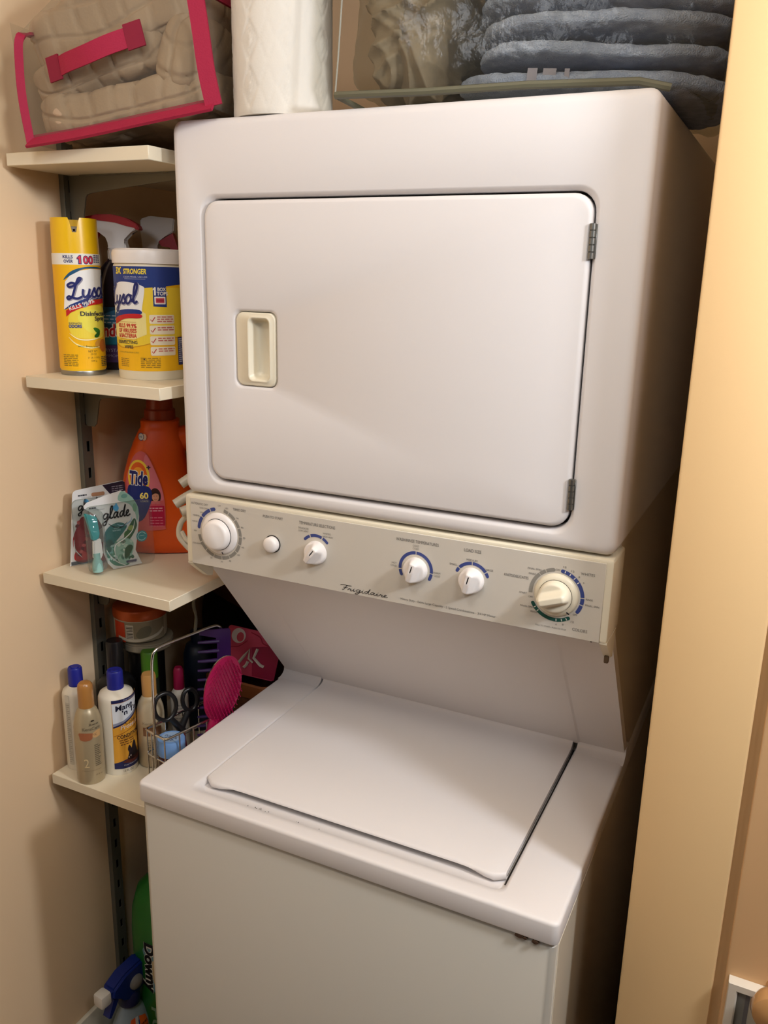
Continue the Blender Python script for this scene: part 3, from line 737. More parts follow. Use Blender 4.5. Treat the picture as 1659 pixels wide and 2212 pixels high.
bm = NB(); tube(bm, [(.30 * t + .02, QD * .55 + .01 * math.sin(9 * t), QH + .085 - .05 * (1 - t)) for t in [i / 10 for i in range(11)]], .0035, 6); part('zipper', bm, PINK, qb)

# paper towel roll
ROLLM = mat('paper_towel', (216, 209, 197), rough=0.9, spec=0.1, bump=(420, 0.12, 0.0015))
roll = thing('paper_towel_roll', 'white embossed paper towel roll standing on the dryer top', 'paper towels', (0.1475, 0.071, 1.9295))
bm = NB(); seg, nzv, RR, RH = 168, 84, .0705, .279; rows = []
for j in range(nzv + 1):
    z = RH * j / nzv; row = []
    for i in range(seg):
        th = 2 * PI * i / seg; u = th * RR; d = 0.0
        for (du, cu, dv) in ((.0554, -.0277 * 3.05, .0),):
            uu = ((u - .018) % du) - du / 2; vv = ((z - .005) % .058) - .029
            m = abs(uu) / .013 + abs(vv) / .024
            d -= .0015 * (math.exp(-((m - 1.0) / .13) ** 2) + math.exp(-((m - .55) / .13) ** 2) + (.9 if m < .16 else 0))
            uu2 = ((u - .018 + du / 2) % du) - du / 2; d -= .0012 * math.exp(-((abs(uu2) / .013 + abs(vv) / .029 - .9) / .10) ** 2) * (.5 + .5 * math.cos(z * 900))
        edge = .0012 * max(0, 1 - z / .004) + .0012 * max(0, 1 - (RH - z) / .004)
        r = RR + d - edge + .0004 * math.sin(3 * th + z * 20)
        row.append(bm.verts.new((r * math.cos(th), r * math.sin(th), z)))
    rows.append(row)
for a, b in zip(rows, rows[1:]):
    for i in range(seg): bm.faces.new((a[i], a[(i + 1) % seg], b[(i + 1) % seg], b[i]))
for row, z in ((rows[0], 0), (rows[-1], RH)):
    inner = [bm.verts.new((.021 * math.cos(2 * PI * i / seg), .021 * math.sin(2 * PI * i / seg), z)) for i in range(seg)]
    for i in range(seg): bm.faces.new((row[i], row[(i + 1) % seg], inner[(i + 1) % seg], inner[i]))
part('paper', bm, ROLLM, roll, angle=60)
bm = NB(); lathe(bm, [(.0208, .0), (.0208, RH), (.0192, RH), (.0192, 0), (.0208, 0)], 32, cap=False); part('cardboard_core', bm, mat('cardboard', (164, 132, 96), .9), roll)

# clear zip bag with sheets and folded towels on the dryer
TB = (0.276, 0.002, 1.9365); TROT = (0, 0, math.radians(4))
cb = thing('zip_bag', 'clear vinyl zip bag of linens lying on top of the dryer', 'storage bag', TB, TROT)
bm = NB()
def crumple(p, n):
    w = .012 * nz(p, 11, 4.0) + .006 * abs(nz(p, 30, 9.0))
    sag = -max(0.0, p.x - .19) * .55 if p.z < 0 else 0.0
    return n * w * (0.0 if p.z < -.118 and n.z < -.5 else 1.0) + Vector((0, 0, sag))
softbox(bm, (.235, .21, .1275), (.235, .21, .125), 9, 34, crumple)
part('clear_shell', bm, CLEAR_GREY, cb, angle=80)
SEAM = mat('olive_piping', (96, 94, 76), rough=.35)
bm = NB(); tube(bm, [(-.002, -.004, .007), (.02, -.008, .006), (.12, -.004, .005), (.25, -.004, .006), (.38, -.003, .003), (.415, .004, -.004)], .0048, 8); part('bottom_piping', bm, SEAM, cb)
bm = NB(); tube(bm, [(-.004, -.002, .006), (.000, -.002, .05), (.004, .0, .12), (.012, .004, .25)], .0012, 8); part('corner_piping', bm, mat('clear_piping', (150, 148, 136), .2), cb)
bm = NB(); tube(bm, [(.0, .0, .006), (-.002, .1, .005), (-.001, .3, .006)], .004, 8); part('left_piping', bm, SEAM, cb)

SHEETM = mat('taupe_sheet', (136, 120, 98), rough=0.6, spec=0.3, bump=(60, 0.3, 0.004))
bm = NB()
def sheet_fn(p, n):
    w = .03 * nz(p, 9, 1); u = p.x * .85 + p.z * .5 + w; v = -p.x * .5 + p.z * .85 + .02 * nz(p, 11, 6)
    r1 = (1 - min(1, 2.4 * abs(noise.noise(Vector((u * 26, v * 7, p.y * 9)))))) ** 1.5
    r2 = (1 - min(1, 2.4 * abs(noise.noise(Vector((v * 34 + 3, u * 10, p.y * 12)))))) ** 1.6
    return n * (.015 * (r1 - .4) + .008 * (r2 - .4) + .012 * nz(p, 8, 4)) + Vector((.018 * (p.z / .13) * (1 if p.x > 0 else .2), 0, 0))
softbox(bm, (.342, .165, 2.062), (.056, .128, .118), 4.5, 72, sheet_fn, RZ(math.radians(4)))
tag(link_mesh('bed_sheet', bm, SHEETM, angle=80), 'crumpled taupe bed sheet bundled inside the clear bag, left of the towels', 'sheet')

TOWM = mat('blue_grey_terry', (180, 190, 212), rough=0.95, spec=0.1, bump=(520, 0.9, 0.004), vary=(60, (154, 165, 190), 0.35, 0.75))
BANDM = mat('towel_band', (196, 190, 200), rough=0.8)
tw = ((.412, .030, .0165, -.03, 'bottom'), (.445, .034, .0150, -.07, 'second from the bottom'), (.452, .030, .0150, -.10, 'middle'), (.447, .032, .0150, -.05, 'second from the top'), (.440, .034, .0150, -.02, 'top'))
zc = 1.9455
for i, (x0, y0, hz, tilt, nm) in enumerate(tw):
    zc += hz * 1.08
    t = thing('folded_towel', 'folded blue-grey terry towel in the clear bag, ' + nm + ' of the stack', 'towel', (x0, y0, zc), (0, .06 + tilt * .3, math.radians((9, 13, 15, 14, 12)[i])), group='towels in the clear bag')
    def tf(p, n, i=i):
        return n * (.0022 * nz(p, 70, i) + .0012 * nz(p, 150, i)) + Vector((0, .006 * nz((p.x, 0, 0), 9, i * 3.1), .0055 * nz((p.x, p.y * .3, 0), 8, i * 2.3)))
    bm = NB(); L = .360 - (.0 if i == 0 else .030); softbox(bm, (L / 2, .15, 0), (L / 2, .15, hz * .95), 3.4, 46, tf); part('terry', bm, TOWM, t, angle=80)
    if i in (0, 3):
        for bx in ((.105, .012), (.124, .016), (.150, .006)):
            bm = NB(); h = hz * .80
            pts = [Vector((bx[0] + bx[1] / 2, .0050 - .0048 * math.cos(a), h * math.sin(a))) for a in [math.radians(v) for v in range(-50, 51, 10)]]
            rings = [[Vector((bx[0] + s, q.y - .002, q.z)) for s in (0, bx[1])] for q in pts]
            g = [[bm.verts.new(q) for q in r] for r in rings]
            for a, b in zip(g, g[1:]): bm.faces.new((a[0], a[1], b[1], b[0]))
            bmesh.ops.solidify(bm, geom=bm.faces[:], thickness=.0005)
            part('woven_band', bm, BANDM, t)
    zc += hz * 1.0

# ------------------------------------------------------------------ second shelf: spray can, wipes, two trigger bottles
CAMXY = (0.8643, -1.0608)
def facing(x, y): return math.atan2(CAMXY[1] - y, CAMXY[0] - x)
Y1 = (244, 196, 20); Y2 = (240, 172, 16); YP = (238, 222, 120); NAVY = (34, 40, 104); RED = (196, 36, 40); WHT = (236, 232, 222); TXT = (60, 56, 60)
can = thing('spray_can', 'yellow disinfectant spray can with a notched yellow cap beside the wall', 'spray can', (-.2639, .0642, 1.5432)); r = .0384
bm = NB(); lathe(bm, [(0, .0015), (r * .93, .0015), (r * .97, 0), (r * .99, .003), (r * .985, .007), (r * .975, .008), (r, .0105), (r, .200), (r * .985, .203), (.02, .206), (0, .206)], 48, cap=False, mi=0)
for f in bm.faces:
    f.material_index = 1 if f.calc_center_median().z < .0085 else 0
part('can_body', bm, [mat('can_yellow', Y1, .3), mat('tin', (150, 148, 140), .35, .9)], can)
bm = NB(); seg = 72; th0 = facing(-.2639, .0642)
def capring(rad, f): return [bm.verts.new(((rad) * math.cos(th0 + 2 * PI * i / seg), rad * math.sin(th0 + 2 * PI * i / seg), f(((i + seg / 2) % seg - seg / 2) * 2 * PI / seg * r))) for i in range(seg)]
def captop(u):
    w = .0072; 
    if abs(u) < w * 1.35:
        k = min(1, max(0, (abs(u) - w * .62) / (w * .5))); return .2345 + (.2575 - .2345) * (k * k * (3 - 2 * k))
    return .2575
R0 = capring(r * .992, lambda u: .2015); R1 = capring(r * .985, lambda u: .225); R2 = capring(r * .965, captop); R3 = capring(r * .91, captop); R4 = capring(r * .91, lambda u: .222)
for a, b in ((R0, R1), (R1, R2), (R2, R3), (R3, R4)):
    for i in range(seg): bm.faces.new((a[i], a[(i + 1) % seg], b[(i + 1) % seg], b[i]))
part('cap', bm, mat('cap_yellow', (240, 190, 14), .3), can, angle=60)
bm = NB(); lathe(bm, [(.022, .206), (.021, .222), (.012, .226), (.011, .243), (.006, .245), (0, .245)], 24, cap=False)
part('nozzle', bm, mat('nozzle_grey', (196, 190, 176), .5), can)
bm = NB(); bmesh.ops.create_cone(bm, cap_ends=True, segments=12, radius1=.0018, radius2=.0018, depth=.002, matrix=Matrix.Translation((.0112 * math.cos(th0), .0112 * math.sin(th0), .239)) @ Matrix.Rotation(PI / 2, 4, 'Y')); part('spray_hole', bm, STEEL_D, can)
pr = Print(.004)
pr.rect(-.062, .0110, .062, .1835, (242, 184, 22), 0)
pr.smooth([(-.020, .086), (-.014, .068), (.010, .062), (.045, .066), (.056, .09), (.055, .11), (.03, .118), (.0, .112), (-.016, .104)], (238, 214, 70), 1)
pr.smooth([(-.004, .098), (.012, .074), (.04, .072), (.052, .095), (.04, .108), (.012, .110)], (236, 224, 84), 2)
pr.rect(-.062, .1830, .062, .2010, WHT, 1)
pr.text('KILLS', -.0215, .1928, .0052, .0165, NAVY, 3, .03).text('OVER', -.0205, .1858, .0052, .0155, NAVY, 3, .03)
pr.text('00', .0105, .1840, .0142, .0185, NAVY, 3, .06).text('00', .0112, .1851, .0120, .0170, (214, 50, 66), 4, .02).poly([(.0008, .1940), (.0050, .1985), (.0082, .1985), (.0082, .1840), (.0030, .1840), (.0030, .1915), (.0008, .1915)], NAVY, 3).poly([(.0018, .1938), (.0054, .1973), (.0072, .1973), (.0072, .1852), (.0042, .1852), (.0042, .1932), (.0018, .1928)], (214, 50, 66), 4)
pr.lines(.0300, .1975, .016, 4, .0034, (70, 74, 120), 3, .0018)
pr.smooth([(-.0235, .158), (-.010, .172), (.012, .1795), (.040, .180), (.0555, .177), (.040, .1775), (.012, .1765), (-.008, .167)], (30, 84, 120), 3)
pr.poly([(-.0205, .1555), (-.012, .1650), (.004, .1735), (.022, .1768), (.0555, .1762), (.0545, .1370), (.0200, .1325), (.0035, .1262), (-.0150, .1180), (-.0262, .1100)], (238, 236, 232), 4)
pr.script('Lysol', -.0175, .1262, .0150, .0048, (150, 146, 160), 5, .074, rot=.09, shear=.12)
pr.script('Lysol', -.0187, .1272, .0150, .0036, NAVY, 6, .074, rot=.09, shear=.12)
pr.poly([(-.0262, .1095), (-.0150, .1180), (.0035, .1262), (.0200, .1325), (.0545, .1345), (.0545, .1290), (.0200, .1268), (.0030, .1205), (-.0140, .1140)], (32, 56, 124), 5)
pr.poly([(-.0225, .1085), (-.0140, .1138), (.0030, .1202), (.0200, .1262), (.0545, .1285), (.0545, .1215), (.0200, .1180), (.0000, .1120), (-.0150, .1050), (-.0225, .0985)], RED, 5)
pr.text('KILLS 99.9%', -.0155, .1085, .0070, .044, WHT, 6, .02, rot=.32)
pr.text('Disinfectant', .0005, .1000, .0078, .0560, TXT, 6, .03).text('Spray', .0245, .0900, .0094, .0250, TXT, 6, .03)
pr.text('ELIMINATES', -.0185, .0868, .0026, .0205, NAVY, 6).text('ODORS', -.0195, .0802, .0058, .0215, (130, 132, 160), 5, .06).text('ODORS', -.0195, .0802, .0056, .0210, NAVY, 6, .0)
pr.curve([(-.019, .071), (-.005, .062), (.014, .0605), (.034, .064)], .0022, (250, 240, 180), 6, True).curve([(-.021, .065), (-.008, .053), (.014, .047), (.036, .049)], .0022, (250, 240, 170), 6, True)
pr.smooth([(.0205, .0795), (.0265, .0805), (.0335, .0765), (.0330, .0720), (.0265, .0720)], (52, 116, 40), 6).smooth([(.0215, .0660), (.0265, .0715), (.0330, .0745), (.0325, .0680), (.0270, .0640)], (36, 92, 30), 7)
pr.ell(.034, .053, .012, .008, (206, 150, 60), 6).ell(.040, .050, .009, .011, (190, 110, 40), 7)
pr.text('Lemon Breeze Scent', -.0065, .0490, .0030, .034, (70, 110, 60), 7, rot=-.06)
pr.text('NET WT.', .0095, .0395, .0034, .017, (120, 104, 40), 6).text('19 OZ', .0135, .0345, .0034, .010, (120, 104, 40), 6).text('(1 LB. 3 OZ.)', .0085, .0285, .0034, .021, (120, 104, 40), 6).text('538 g', .0135, .0230, .0034, .010, (120, 104, 40), 6)
pr.lines(-.0345, .0345, .027, 7, .0030, (130, 112, 40), 6).lines(.033, .030, .018, 6, .0030, (90, 90, 60), 6, .0016)
pr.build('label', on_cyl(r, th0), can)

wp = thing('wipes_canister', 'yellow and blue labelled white canister of disinfecting wipes beside the dryer', 'canister', (-.1372, .0986, 1.5432)); r = .057
bm = NB(); lathe(bm, [(0, .001), (.050, .001), (.0555, 0), (r, .004), (r, .184), (.055, .187), (0, .187)], 56, cap=False); part('tub', bm, PLASTIC_C, wp)
bm = NB(); lathe(bm, [(.0545, .1865), (.0585, .1872), (.0588, .203), (.0575, .2075), (.053, .2105), (.050, .2098), (.047, .2085), (0, .2085)], 56, cap=False); lathe(bm, [(.018, .2085), (.018, .2110), (.012, .2118), (0, .2118)], 24, cap=False)
part('lid', bm, PLASTIC_W, wp)
th0 = facing(-.1372, .0986); pr = Print(.005)
pr.rect(-.085, .0150, .085, .1825, (240, 184, 26), 0)
pr.poly([(-.085, .060), (-.055, .0535), (-.02, .0560), (.02, .0660), (.085, .075), (.085, .150), (-.085, .150)], (238, 206, 58), 1).poly([(-.085, .070), (-.03, .066), (-.008, .075), (-.008, .108), (-.03, .122), (-.085, .12)], (240, 226, 150), 2)
pr.curve([(-.085, .060), (-.055, .0520), (-.02, .0560), (.02, .0660), (.085, .075)], .0014, (206, 150, 30), 2)
pr.poly([(-.085, .1825), (.085, .1825), (.085, .157), (.046, .1545), (.0265, .1520), (.0265, .1190), (.0045, .1200), (.0045, .1500), (-.0075, .1490), (-.03, .153), (-.085, .150)], (36, 58, 128), 3)
pr.text('3X', -.0640, .1700, .0110, .0150, (246, 222, 60), 5, .04, shear=.1).text('STRONGER', -.0440, .1702, .0085, .0400, (246, 222, 60), 5, .03, shear=.1)
pr.text('CLEAN MORE, USE LESS', -.0440, .1640, .0030, .0410, (190, 196, 220), 5).rect(-.042, .1625, -.006, .1629, (190, 196, 220), 5)
pr.smooth([(-.069, .102), (-.085, .13), (-.075, .148), (-.055, .1575), (-.030, .1570), (-.0120, .1520), (-.0085, .146), (-.0130, .120), (-.0165, .106), (-.035, .101), (-.055, .100)], (238, 238, 238), 5, 4)
pr.script('Lysol', -.0885, .1210, .0150, .0048, (160, 160, 176), 6, .0690, shear=.14, rot=.03).script('Lysol', -.0897, .1222, .0150, .0036, NAVY, 7, .0690, shear=.14, rot=.03)
pr.smooth([(-.075, .108), (-.045, .1145), (-.0180, .1140), (-.0165, .1070), (-.045, .1060), (-.075, .098)], (32, 56, 130), 6, 4).smooth([(-.075, .099), (-.045, .1065), (-.0168, .1072), (-.0172, .1010), (-.045, .0995), (-.075, .090)], RED, 7, 4)
pr.poly([(.0045, .1475), (.0072, .1505), (.0092, .1505), (.0092, .1375), (.0064, .1375), (.0064, .1465), (.0045, .1455)], WHT, 5).text('BOX', .0120, .1445, .0055, .0140, WHT, 5, .03).text('TOPS', .0105, .1375, .0060, .0185, WHT, 5, .03)
pr.rrect(.0065, .1235, .0245, .1355, .001, WHT, 5).rrect(.0085, .1255, .0225, .1335, .001, (200, 80, 90), 6).rect(.0095, .1275, .0215, .1315, (160, 40, 60), 7)
pr.text('KILLS 99.9%', -.0640, .0850, .0068, .0400, RED, 5, .03).text('OF VIRUSES', -.0640, .0770, .0068, .0395, RED, 5, .03).text('& BACTERIA', -.0640, .0690, .0068, .0395, RED, 5, .03).rect(-.062, .0940, -.0245, .0944, (190, 120, 60), 5).rect(-.062, .0665, -.0245, .0669, (190, 120, 60), 5)
pr.text('DISINFECTING', -.0680, .0590, .0055, .0440, TXT, 5, .02).text('WIPES', -.0500, .0515, .0052, .0180, TXT, 5, .02)
pr.text('LEMON & LIME BLOSSOM SCENT', -.066, .0440, .0022, .044, (150, 140, 60), 5)
for k in range(4):
    z = .0925 - k * .0172; pr.rrect(-.0030, z - .0002, .0395, z + .0142, .0025, (234, 222, 196), 4); pr.line([(-.0010, z + .0065), (.0012, z + .0035), (.0062, z + .0105)], .0014, (190, 60, 50), 6); pr.lines(.0095, z + .0098, .028, 3 if k == 0 else 2, .0036, (196, 110, 100), 5, .0019)
pr.lines(-.062, .0340, .02, 5, .003, (150, 120, 40), 5).lines(-.02, .0360, .032, 6, .003, (150, 120, 40), 5).ell(-.014, .0345, .0012, .0012, TXT, 6, 10)
pr.rect(.0455, .0240, .085, .0700, (50, 56, 110), 5).lines(.047, .066, .03, 12, .0034, (190, 190, 210), 6, .0018)
pr.build('label', on_cyl(r, th0), wp)

def trigger(bm_white, parent, mw, mr, sgn=1, s=1.0, h=.205):
    """trigger sprayer head on a bottle neck at height h; nozzle towards -x*sgn"""
    def P(pts): return [(sgn * x * s, h + z * s) for x, z in pts]
    bm = NB(); prism(bm, P([(-.018, .012), (.018, .012), (.016, .022), (.012, .030), (.022, .040), (.036, .047), (.040, .052), (.026, .060), (.0, .066), (-.030, .066), (-.058, .062), (-.060, .048), (-.046, .046), (-.030, .043), (-.018, .034), (-.014, .024)]), 'y', -.011, .011)
    bmesh.ops.bevel(bm, geom=bm.edges[:], offset=.002, segments=2, affect='EDGES'); part('head', bm, mw, parent)
    bm = NB(); prism(bm, P([(.044, .046), (.040, .056), (.022, .066), (-.004, .0725), (-.034, .072), (-.062, .066), (-.061, .060), (-.034, .062), (.0, .0605), (.020, .055), (.034, .048)]), 'y', -.0125, .0125)
    bmesh.ops.bevel(bm, geom=bm.edges[:], offset=.002, segments=2, affect='EDGES'); part('shroud', bm, mr, parent)
    bm = NB(); prism(bm, P([(-.030, .047), (-.044, .047), (-.050, .030), (-.058, .012), (-.056, .004), (-.050, .006), (-.044, .022), (-.036, .036)]), 'y', -.008, .008); part('trigger', bm, mr, parent)
    bm = NB(); lathe(bm, [(0, h - .006), (.0185 * s, h - .006), (.0190 * s, h + .012 * s), (.015 * s, h + .015 * s), (0, h + .015 * s)], 28, cap=False)
    for k in range(14):
        a = 2 * PI * k / 14; box(bm, .0188 * s * math.cos(a) - .0007, .0188 * s * math.cos(a) + .0007, .0188 * s * math.sin(a) - .0007, .0188 * s * math.sin(a) + .0007, h - .004, h + .010 * s)
    part('collar', bm, mw, parent)
def oval_bottle(bm, prof, a, b, seg=48, e=2.6):
    rings = []
    for (k, z) in prof:
        rings.append([Vector((k * a * math.copysign(abs(math.cos(t)) ** (2 / e), math.cos(t)), k * b * math.copysign(abs(math.sin(t)) ** (2 / e), math.sin(t)), z)) for t in [2 * PI * i / seg for i in range(seg)]])
    return loft(bm, rings, True, True)
REDP = mat('red_plastic', (186, 26, 34), .35)
wx = thing('glass_cleaner_bottle', 'purple and teal labelled glass cleaner bottle with red and white trigger, behind the spray can', 'spray bottle', (-.262, .166, 1.5432), (0, 0, math.radians(24)))
bm = NB(); oval_bottle(bm, [(.90, 0), (1, .006), (1, .11), (.95, .15), (.72, .180), (.42, .195), (.36, .202)], .047, .028); part('bottle', bm, mat('smoky_violet', (40, 34, 44), .12, spec=.6), wx)
trigger(None, wx, PLASTIC_W, REDP, 1, .98, .200)
pr = Print(.006)
pr.rect(-.043, .028, .043, .112, (28, 66, 92), 1).smooth([(-.04, .09), (0, .108), (.04, .106), (.042, .09), (.0, .080)], (56, 110, 150), 2).poly([(-.043, .045), (.043, .048), (.043, .066), (-.043, .058)], (40, 120, 150), 2)
pr.text('Windex', -.0595, .0560, .0240, .0790, WHT, 3, .09, shear=.12, rot=.06).text('Windex', -.0590, .0570, .0225, .0780, RED, 4, .03, shear=.12, rot=.06)
pr.rect(-.043, .0140, .043, .0445, (78, 56, 104), 3).text('CRYSTAL RAIN', -.0330, .0330, .0058, .062, (170, 160, 190), 5).text('AMMONIA-FREE', -.0330, .0235, .0048, .062, (150, 140, 172), 5)
pr.lines(-.03, .096, .04, 3, .006, (180, 200, 220), 4, .002)
def ovalmap(a, b, e=2.6, back=False):
    def fn(u, v, d):
        k = max(-.999, min(.999, u / a)); c = abs(k); y = -b * (1 - c ** e) ** (1 / e)
        return Vector((u, y - .0004 - d, v))
    return fn
pr.build('label', ovalmap(.047, .028), wx)
w2 = thing('spray_bottle', 'second red and white trigger spray bottle at the back of the shelf', 'spray bottle', (-.272, .268, 1.5432), (0, 0, math.radians(24)))
bm = NB(); oval_bottle(bm, [(.9, 0), (1, .006), (1, .12), (.8, .17), (.42, .195), (.38, .202)], .042, .030); part('bottle', bm, mat('dark_red_bottle', (92, 22, 26), .3), w2)
bm = NB(); prism(bm, [(-.016, .215), (.012, .215), (.014, .232), (.028, .240), (.044, .248), (.047, .272), (.0, .276), (-.018, .270), (-.018, .246)], 'y', -.011, .011); bmesh.ops.bevel(bm, geom=bm.edges[:], offset=.002, segments=2, affect='EDGES'); part('head', bm, PLASTIC_W, w2)
bm = NB(); prism(bm, [(.014, .230), (.042, .246), (.050, .222), (.050, .200), (.043, .198), (.036, .220), (.020, .222)], 'y', -.009, .009); part('trigger', bm, REDP, w2)
bm = NB(); lathe(bm, [(0, .196), (.020, .196), (.020, .216), (0, .216)], 24, cap=False); part('collar', bm, REDP, w2)

# ------------------------------------------------------------------ third shelf: detergent jug and two air-freshener packs
EU = Vector((.82, .57, 0)).normalized(); ang = math.atan2(EU.y, EU.x); EN = Vector((EU.y, -EU.x, 0))
jc = Vector((-.2548, .1225, 1.1902)) + EU * .098 - EN * .050
ORG = mat('orange_jug', (226, 86, 14), .35, spec=.4)
jug = thing('detergent_jug', 'large orange laundry detergent jug with a moulded handle', 'detergent jug', jc, (0, 0, ang))
bm = NB()
def jugring(x0, x1, b, z, seg=44, e=3.0):
    cx = (x0 + x1) / 2; a = (x1 - x0) / 2
    return [Vector((cx + a * math.copysign(abs(math.cos(t)) ** (2 / e), math.cos(t)), b * math.copysign(abs(math.sin(t)) ** (2 / e), math.sin(t)), z)) for t in [2 * PI * i / seg for i in range(seg)]]
loft(bm, [jugring(-.086, .094, .040, 0), jugring(-.096, .104, .047, .004), jugring(-.099, .106, .050, .02), jugring(-.100, .106, .050, .06), jugring(-.100, .060, .050, .085), jugring(-.099, .040, .049, .12), jugring(-.093, .028, .047, .155), jugring(-.083, .022, .043, .19), jugring(-.072, .022, .039, .218), jugring(-.062, .018, .035, .238), jugring(-.058, .014, .034, .243), jugring(-.058, .014, .034, .256), jugring(-.055, .010, .032, .258)], True, True)
part('body', bm, ORG, jug, angle=55)
bm = NB(); tube(bm, catmull([(.012, 0, .218), (.050, 0, .222), (.080, 0, .200), (.090, 0, .160), (.092, 0, .115), (.090, 0, .07), (.080, 0, .03)], 8), lambda t: .0165 + .007 * abs(t - .45) * 2, 18, flat=1.35); part('handle', bm, ORG, jug, angle=60)
bm = NB(); lathe(bm, [(0, .256), (.0290, .256), (.0290, .276), (.0250, .279), (.0240, .305), (.0215, .311), (0, .311)], 36, (-.022, 0, 0), cap=False); part('measuring_cap', bm, mat('dark_orange_cap', (148, 52, 16), .35), jug)
JR = [(0, -.086, .094, .040), (.004, -.096, .104, .047), (.02, -.099, .106, .050), (.06, -.100, .106, .050), (.085, -.100, .060, .050), (.12, -.099, .040, .049), (.155, -.093, .028, .047), (.19, -.083, .022, .043), (.218, -.072, .022, .039), (.238, -.062, .018, .035), (.26, -.058, .014, .034)]
def jy(u, v):
    for p, q in zip(JR, JR[1:]):
        if p[0] <= v <= q[0]: break
    t = (v - p[0]) / (q[0] - p[0]); x0, x1, b = [p[i] + (q[i] - p[i]) * t for i in (1, 2, 3)]
    cx = (x0 + x1) / 2; a = (x1 - x0) / 2; k = min(.985, abs((u - cx) / a)); return -b * (1 - k ** 3.0) ** (1 / 3.0)
U0 = -.098; pr = Print(.006, .010)
A = lambda pts: [(U0 + u, v) for u, v in pts]
pr.smooth(A([(.004, .11), (.012, .150), (.024, .186), (.038, .202), (.052, .198), (.064, .175), (.078, .135), (.083, .10), (.082, .06), (.078, .052), (.03, .05), (.006, .06)]), (214, 96, 96), 1)
pr.smooth(A([(.050, .196), (.060, .182), (.076, .14), (.080, .11), (.062, .12), (.046, .16)]), (222, 120, 130), 2)
pr.ell(U0 + .0365, .154, .0205, .033, (244, 206, 60), 3).ell(U0 + .0360, .155, .0165, .0275, (232, 96, 26), 4).ell(U0 + .036, .153, .0125, .0205, (244, 160, 40), 5)
pr.text('Tide', U0 + .0165, .1385, .0290, .0370, WHT, 6, .10, shear=.05, rot=-.03).text('Tide', U0 + .0175, .1395, .0270, .0350, (28, 30, 96), 7, .045, shear=.05, rot=-.03)
pr.text('+', U0 + .0515, .1690, .0075, .0075, (60, 40, 60), 6, .04)
pr.smooth(A([(.016, .137), (.052, .137), (.060, .120), (.055, .100), (.043, .075), (.03, .068), (.018, .085)]), (30, 44, 110), 6)
pr.text('60', U0 + .0370, .1130, .0125, .0160, (244, 220, 110), 8, .03).text('LOADS', U0 + .0385, .1065, .0038, .0140, (200, 190, 150), 8)
pr.ell(U0 + .0655, .118, .0105, .0155, (60, 34, 30), 5).ell(U0 + .0660, .1165, .0065, .0090, (214, 150, 118), 6).ell(U0 + .0634, .1182, .0011, .0006, (60, 34, 30), 7, 8).ell(U0 + .0684, .1182, .0011, .0006, (60, 34, 30), 7, 8).curve([(U0 + .0636, .1122), (U0 + .0660, .1112), (U0 + .0684, .1122)], .0009, (170, 60, 60), 7).smooth([(U0 + .0590, .1200), (U0 + .0640, .1270), (U0 + .0720, .1250), (U0 + .0735, .1150), (U0 + .0715, .1215), (U0 + .0660, .1235), (U0 + .0610, .1210)], (50, 28, 26), 8, 4).rect(U0 + .058, .1030, U0 + .0745, .1090, (206, 110, 110), 6)
pr.rect(U0 + .0535, .0990, U0 + .0800, .1030, (208, 90, 100), 5).rect(U0 + .0520, .060, U0 + .0815, .0990, (186, 24, 66), 5).lines(U0 + .054, .0935, .024, 2, .005, (230, 170, 180), 6, .002).lines(U0 + .054, .075, .024, 4, .0055, (220, 120, 140), 6, .0016)
pr.ell(U0 + .0430, .2290, .0055, .0070, (60, 80, 120), 3).ell(U0 + .0430, .2290, .0045, .0058, (214, 206, 196), 4).ell(U0 + .0490, .2285, .0045, .0060, (222, 180, 150), 3).text('HE', U0 + .0402, .2268, .0040, .0056, (60, 80, 120), 5)
pr.build('label', lambda u, v, d: Vector((u, jy(u, v) - .0016 - d, v)), jug)

